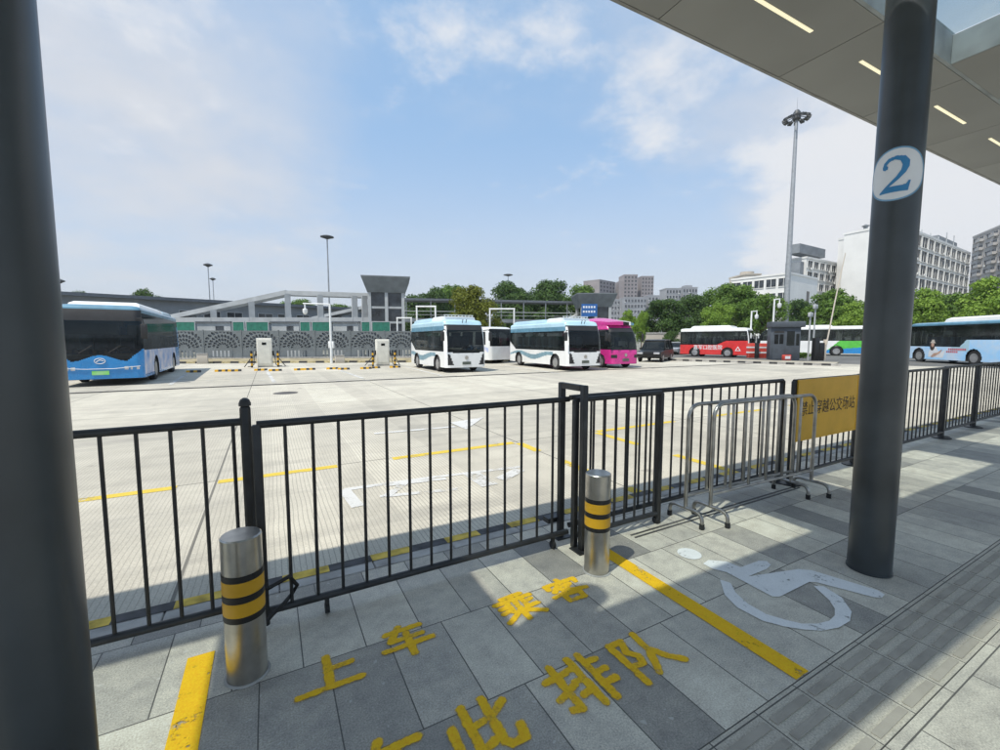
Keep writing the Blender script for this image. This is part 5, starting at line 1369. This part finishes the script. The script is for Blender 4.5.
MB().box(-1.1, 1.2, -1.0, 1.0, 2.55, 3.0, c=.03).build('roof', M['booth'], gb)
MB().box(-.85, -.10, -.83, -.806, .05, 2.3).build('door', M['booth'], gb)
for xx in (-.78, -.44): MB().box(xx, xx + .27, -.84, -.832, 1.25, 2.0).build('door_pane', M['glass'], gb)
MB().box(.05, .55, -.825, -.806, 1.15, 2.25).build('window', M['glass_lit'], gb)
MB().box(.66, .86, -.825, -.806, 1.15, 2.05).build('window', M['glass_lit'], gb)
MB().box(-.80, -.15, -.835, -.831, 2.1, 2.28).build('sign_strip', M['trim'], gb)
ex = empty('ground_box', (*D(786.5, 33.1), LOT + .14), -YAW, 'red and white box on the ground in front of the guard booth', 'box')
MB().box(-.28, .28, -.14, .14, 0, .42, c=.02).build('casing', M['red_plastic'], ex); MB().box(-.2, .2, -.15, -.141, .1, .32).build('label_plate', M['sticker_white'], ex)
for px, dp, lb in ((751.5, 37.3, 'red and white barrier cabinet nearest the red bus'), (762.5, 36.6, 'red and white barrier cabinet beside the guard booth')):
    q = empty('barrier_cabinet', (*D(px, dp), LOT + .14), -YAW, lb, 'barrier cabinet', 'red barrier cabinets on the exit island')
    MB().box(-.36, .36, -.18, .18, 0, 1.28, c=.03).build('casing', M['red_plastic'], q)
    MB().box(-.38, .38, -.19, .19, .42, .55).build('white_band', M['sticker_white'], q); MB().box(-.38, .38, -.19, .19, .86, .99).build('white_band', M['sticker_white'], q)
q = empty('ticket_post', (*D(756.5, 36.2), LOT + .14), 0, 'slim black post between the two red barrier cabinets', 'post')
MB().box(-.13, .13, -.13, .13, 0, 1.25, c=.02).build('body', M['band_black'], q); MB().box(-.15, .15, -.15, .15, 1.25, 1.31, c=.02).build('cap', M['band_black'], q)
q = empty('barrier_gate', (*D(817.5, 32.3), LOT + .14), -YAW, 'black barrier gate machine with its long boom raised, right of the booth', 'barrier gate')
MB().box(-.36, -.02, -.2, .2, 0, 1.72, c=.02).build('cabinet', M['band_black'], q); MB().box(0.0, .36, -.2, .2, 0, 1.35, c=.02).build('motor_box', M['band_black'], q)
MB().box(.44, .58, -.1, .1, 0, 1.6, c=.01).build('boom_post', M['beige_wall'], q)
MB().tube([(.52, -.13, 1.2), (.95, -.13, 4.4), (1.5, -.13, 8.0)], [.05, .045, .03], 8).build('boom', M['beige_wall'], q)
for px, dp, yt, lb in ((808, 35, 312, 'thin grey pole between the guard booth and the barrier gate'), (812.5, 36, 304, 'taller thin grey pole just left of the barrier gate')):
    q = empty('thin_pole', (*D(px, dp), LOT), 0, lb, 'pole'); hz_ = Z(yt, dp) - LOT
    MB().tube([(0, 0, 0), (0, 0, hz_)], .06, 8).build('shaft', M['grey_light'], q); MB().box(-.22, .22, -.1, .1, hz_ - .4, hz_ - .05, c=.02).build('lamp_box', M['grey_light'], q)
# road behind the island
rd = MB().box(0, 60, 3.4, 30, -.05, .012); o = struct('access_road', rd, M['asphalt']); o.location = (IA.x - u.x * 12, IA.y - u.y * 12, LOT); o.rotation_euler = (0, 0, ia)
# low wall behind the cars
a = Vector(D(641, 62)); b = Vector(D(684, 62)); uu = (b - a).normalized()
q = empty('boundary_wall', (a.x, a.y, LOT), math.atan2(uu.y, uu.x), 'low brownish wall behind the black SUV', 'wall'); wl = (b - a).length
MB().box(0, wl, 0, .3, 0, 2.6).build('wall', M['beige_wall'], q); MB().box(-.05, wl + .05, -.06, .36, 2.6, 2.8).build('coping', M['concrete_kerb'], q)

# ------------------------------------------------------------------ TREES
def crown_mesh(name, seed, lobes, leaves, size, m, flat=.8):
    """leaf clumps through the crown volume of a unit tree (width 1, z from .22 to 1)"""
    r_ = random.Random(seed); v = []; f = []
    Ls = []
    for i in range(lobes):
        a = r_.uniform(0, 2 * PI); q = r_.random() ** .5 * .36; z = r_.uniform(.34, .86)
        q *= 1.05 if z < .65 else (1 - (z - .65) * 1.9)
        Ls.append((q * math.cos(a), q * math.sin(a), z, r_.uniform(.09, .17)))
    Ls.append((0, 0, .62, .25)); Ls.append((0, 0, .84, .14))
    tot = sum(l[3] ** 2 for l in Ls)
    for (cx_, cy_, cz_, rad) in Ls:
        for k in range(int(leaves * rad ** 2 / tot)):
            d = Vector((r_.gauss(0, 1), r_.gauss(0, 1), r_.gauss(0, 1))).normalized()
            if d.z < -.2 and r_.random() < .5: d.z = -d.z
            rr_ = rad * (r_.random() ** .32) * r_.uniform(.9, 1.18)
            p = Vector((cx_, cy_, cz_)) + Vector((d.x, d.y, d.z * flat)) * rr_
            nrm = (d + Vector((r_.gauss(0, .5), r_.gauss(0, .5), r_.gauss(0, .5) + .25))).normalized()
            a_ = nrm.orthogonal().normalized(); b_ = nrm.cross(a_); th = r_.uniform(0, 2 * PI)
            e1 = a_ * math.cos(th) + b_ * math.sin(th); e2 = nrm.cross(e1); s = size * r_.uniform(.6, 1.35)
            n_ = len(v); v += [tuple(p - e1 * s), tuple(p + e2 * s * .55 + nrm * s * .18), tuple(p + e1 * s), tuple(p - e2 * s * .55 + nrm * s * .18)]; f.append((n_, n_ + 1, n_ + 2, n_ + 3))
    me = bpy.data.meshes.new(name); me.from_pydata(v, [], f); me.materials.append(m); me.update(); return me
def trunk_mesh(seed):
    r_ = random.Random(seed); mb = MB(); mb.tube([(0, 0, 0), (.01, 0, .2), (0, .01, .42), (.01, 0, .7)], [.034, .026, .020, .008], 10)
    for k in range(6):
        a = k * 1.05 + r_.uniform(-.3, .3); z = r_.uniform(.22, .5); q = r_.uniform(.18, .32)
        mb.tube([(0, 0, z), (q * .5 * math.cos(a), q * .5 * math.sin(a), z + .12), (q * math.cos(a), q * math.sin(a), z + .26)], [.014, .010, .004], 6)
    return mb.mesh('trunk', M['bark'])
TM = [trunk_mesh(1), trunk_mesh(2)]
CM = {}
for kind, m in (('dark', 'leaf_dark'), ('mid', 'leaf_mid'), ('bright', 'leaf_bright'), ('olive', 'leaf_olive')):
    CM[kind] = [crown_mesh('crown', 11 + i + len(kind) * 7, 26, 11000, .019, M[m]) for i in range(2)]
def tree(px, depth, ytop, wpx, kind, label, i=0, rz=0., group='trees around the bus station', zbase=None, squash=1.):
    x, y = D(px, depth); W_ = wpx / F * depth * 1.12; h = Z(ytop, depth) - LOT
    t = empty('broadleaf_tree', (x, y, LOT), rz, label, 'tree', group)
    for nm, me in (('trunk', TM[i % 2]), ('crown', CM[kind][i % 2])):
        o_ = link(nm, me, t); o_.scale = (W_, W_, h * (1.0 if nm == 'trunk' else 1.02))
    return t
TL = [
    (472, 56, 283, 56, 'olive', 'yellow green round tree between the two stair towers, in front of the darker trees'),
    (436, 84, 287, 44, 'dark', 'dark tree showing just left of the yellow green tree'),
    (458, 92, 283, 52, 'mid', 'mid green tree topping out right behind the yellow green tree'),
    (508, 84, 280, 54, 'dark', 'dark tree just right of the yellow green tree, under the small lamp'),
    (545, 80, 278, 56, 'dark', 'tallest dark tree behind the middle of the dark footbridge'),
    (576, 86, 283, 50, 'mid', 'mid green tree behind the right end of the dark footbridge'),
    (524, 78, 291, 50, 'dark', 'lower dark tree in the dip between two taller trees behind the footbridge'),
    (415, 80, 294, 46, 'dark', 'low dark tree right beside the left stair tower'),
    (628, 50, 308, 22, 'bright', 'small bright green sapling above the magenta minibus'),
    (641, 52, 309, 14, 'bright', 'narrow bright sapling between the magenta minibus and the dark trees'),
    (664, 68, 298, 52, 'dark', 'low spreading dark tree above the black SUV'),
    (694, 72, 294, 48, 'dark', 'dark tree behind the left half of the red bus'),
    (725, 70, 281, 60, 'mid', 'big domed green tree behind the red bus'),
    (716, 58, 301, 34, 'bright', 'small bright green tree in front of the big domed tree'),
    (760, 64, 293, 46, 'mid', 'mid green tree left of the high mast'),
    (738, 76, 290, 40, 'dark', 'dark tree between the big domed tree and the high mast'),
    (798, 74, 298, 44, 'dark', 'dark low tree right behind the guard booth'),
    (832, 62, 287, 58, 'mid', 'wide green tree above the coach, left of the column'),
    (852, 56, 300, 40, 'bright', 'bright low tree at the green end of the coach'),
    (880, 60, 290, 50, 'mid', 'green tree mostly hidden behind the column with the number 2'),
    (918, 58, 286, 52, 'bright', 'bright tree just right of the column with the number 2'),
    (952, 60, 291, 50, 'mid', 'mid green tree behind the pale blue bus'),
    (986, 50, 274, 62, 'bright', 'large bright green tree at the right edge above the pale blue bus'),
    (1020, 54, 279, 56, 'mid', 'green tree cut off by the right edge of the photo'),
    (88, 80, 290, 34, 'dark', 'dark distant tree over the grey building, beside the left column'),
    (147, 74, 288, 40, 'dark', 'dark distant tree over the grey building above the blue bus'),
    (300, 105, 298, 40, 'mid', 'distant tree seen through the ramp bridge columns'),
    (338, 98, 303, 46, 'mid', 'distant tree seen under the flat roof of the ramp bridge'),
]
for i, (px, dp, yt, wp, kd, lb) in enumerate(TL): tree(px, dp, yt, wp, kd, lb, i, i * 1.7)
# clipped dark shrub behind the SUV and hedge by the coach
def shrub(px, depth, ytop, wpx, kind, label, i):
    x, y = D(px, depth); W_ = wpx / F * depth; h = Z(ytop, depth) - LOT
    t = empty('round_shrub', (x, y, LOT), i * .9, label, 'shrub')
    o_ = link('crown', CM[kind][i % 2], t, (0, 0, -h * .28)); o_.scale = (W_, W_, h * 1.3); o_ = link('trunk', TM[0], t); o_.scale = (W_, W_, h)
shrub(669, 56, 330, 26, 'dark', 'dark rounded shrub between the black SUV and the red bus roof', 0)
shrub(803, 39, 352, 14, 'mid', 'low green shrub between the guard booth and the thin grey poles', 1)
shrub(797, 40, 352, 12, 'mid', 'low green shrub touching the right side of the guard booth', 0)

# ------------------------------------------------------------------ CAMERA, SUN, SKY
cam = bpy.data.cameras.new('camera'); co = bpy.data.objects.new('camera', cam); COL.objects.link(co)
co.location = (0, 0, EYE); co.rotation_euler = (PI / 2 - PITCH, 0, -YAW)
cam.sensor_width = 36; cam.lens = 36 * F / 1000; cam.clip_start = .05; cam.clip_end = 6000
S.camera = co
sv = Vector((-.52, -.163, 1)).normalized()
sun = bpy.data.lights.new('sun', 'SUN'); sun.energy = 3.0; sun.angle = R(.55); sun.color = (1, .945, .84)
so = bpy.data.objects.new('sun', sun); COL.objects.link(so); so.rotation_euler = sv.to_track_quat('Z', 'Y').to_euler()
w = bpy.data.worlds.new('World'); S.world = w; w.use_nodes = True
N, L = w.node_tree.nodes, w.node_tree.links
bg = N['Background']; sky = N.new('ShaderNodeTexSky'); sky.sky_type = 'NISHITA'; sky.sun_disc = False
sky.sun_elevation = math.asin(sv.z); sky.sun_rotation = math.atan2(sv.x, sv.y); sky.air_density = 1.0; sky.dust_density = 1.6; sky.ozone_density = 1.0
tc = N.new('ShaderNodeTexCoord'); Dv = tc.outputs['Generated']
sx = N.new('ShaderNodeSeparateXYZ'); L.new(Dv, sx.inputs[0])
zz = math_node(N, L, 'MAXIMUM', sx.outputs[2], 0.0)
den = math_node(N, L, 'ADD', zz, .22)
cx = N.new('ShaderNodeCombineXYZ'); L.new(math_node(N, L, 'DIVIDE', sx.outputs[0], den), cx.inputs[0]); L.new(math_node(N, L, 'DIVIDE', sx.outputs[1], den), cx.inputs[1])
n1 = noise(N, L, cx.outputs[0], .95, 9, .56); n2 = noise(N, L, cx.outputs[0], 2.6, 8, .6)
def bank(px, py, tight):
    """broad cloud bank round one direction of the sky"""
    d = ray(px, py).normalized(); vm = N.new('ShaderNodeVectorMath'); vm.operation = 'DOT_PRODUCT'
    nv = N.new('ShaderNodeVectorMath'); nv.operation = 'NORMALIZE'; L.new(Dv, nv.inputs[0]); L.new(nv.outputs[0], vm.inputs[0]); vm.inputs[1].default_value = d
    mr = N.new('ShaderNodeMapRange'); mr.interpolation_type = 'SMOOTHSTEP'; mr.inputs['From Min'].default_value = tight; mr.inputs['From Max'].default_value = 1.0
    L.new(vm.outputs['Value'], mr.inputs['Value']); return mr.outputs['Result']
cov = math_node(N, L, 'MULTIPLY', bank(120, 240, .74), .27)
for px, py, tg, a in ((900, 200, .93, .20), (720, 70, .95, .10), (90, 10, .93, .10), (1000, 240, .92, .10)):
    cov = math_node(N, L, 'MULTIPLY_ADD', bank(px, py, tg), a, cov)
for px, py, tg, a in ((480, 190, .92, -.12), (330, 60, .95, -.12)):
    cov = math_node(N, L, 'MULTIPLY_ADD', bank(px, py, tg), a, cov)
c = math_node(N, L, 'ADD', math_node(N, L, 'MULTIPLY_ADD', n2, .45, math_node(N, L, 'MULTIPLY', n1, .55)), cov)
def srange(v, a, b_, hi):
    mr = N.new('ShaderNodeMapRange'); mr.interpolation_type = 'SMOOTHSTEP'; mr.inputs['From Min'].default_value = a; mr.inputs['From Max'].default_value = b_; mr.inputs['To Max'].default_value = hi
    L.new(v, mr.inputs['Value']); return mr.outputs['Result']
cm = srange(c, .36, .98, .90)
# crisper heaps and wisps
n3 = noise(N, L, cx.outputs[0], 3.2, 12, .62)
cov2 = math_node(N, L, 'MULTIPLY', bank(870, 185, .962), .28)
for px, py, tg, a in ((600, 70, .976, .13), (700, 85, .974, .13), (380, 22, .985, .17), (90, 8, .97, .16), (520, 20, .98, .11), (850, 250, .975, .20), (960, 210, .95, .22)):
    cov2 = math_node(N, L, 'MULTIPLY_ADD', bank(px, py, tg), a, cov2)
heap = srange(math_node(N, L, 'ADD', n3, cov2), .58, .88, .85)
hz = srange(sx.outputs[2], .46, -.03, .82)
veil = mixc(N, L, .66, sky.outputs[0], (1.55, 2.5, 3.7))
base = mixc(N, L, math_node(N, L, 'MAXIMUM', cm, hz), veil, mixc(N, L, n2, (2.85, 2.95, 3.2), (3.45, 3.5, 3.6)))
skyc = mixc(N, L, heap, base, (3.75, 3.8, 3.9))
L.new(skyc, bg.inputs['Color']); bg.inputs['Strength'].default_value = .15
vs = S.view_settings; vs.view_transform = 'Standard'; vs.look = 'None'; vs.gamma = 1; vs.use_curve_mapping = False; vs.exposure = .60
S.render.engine = 'CYCLES'
S.cycles.max_bounces = 8; S.cycles.transparent_max_bounces = 16; S.cycles.use_denoising = True

# ------------------------------------------------------------------ summer haze
hb_ = MB().box(-1510, 1510, -610, 2510, -1.4, 85); hzm = bpy.data.materials.new('haze'); hzm.use_nodes = True
N, L = hzm.node_tree.nodes, hzm.node_tree.links; N.clear()
out = N.new('ShaderNodeOutputMaterial'); pvn = N.new('ShaderNodeVolumePrincipled'); pvn.inputs['Color'].default_value = (.86, .90, .96, 1); pvn.inputs['Density'].default_value = .00028; pvn.inputs['Anisotropy'].default_value = .2
L.new(pvn.outputs[0], out.inputs['Volume'])
tag(hb_.build('haze', hzm, smooth=False), kind='stuff')
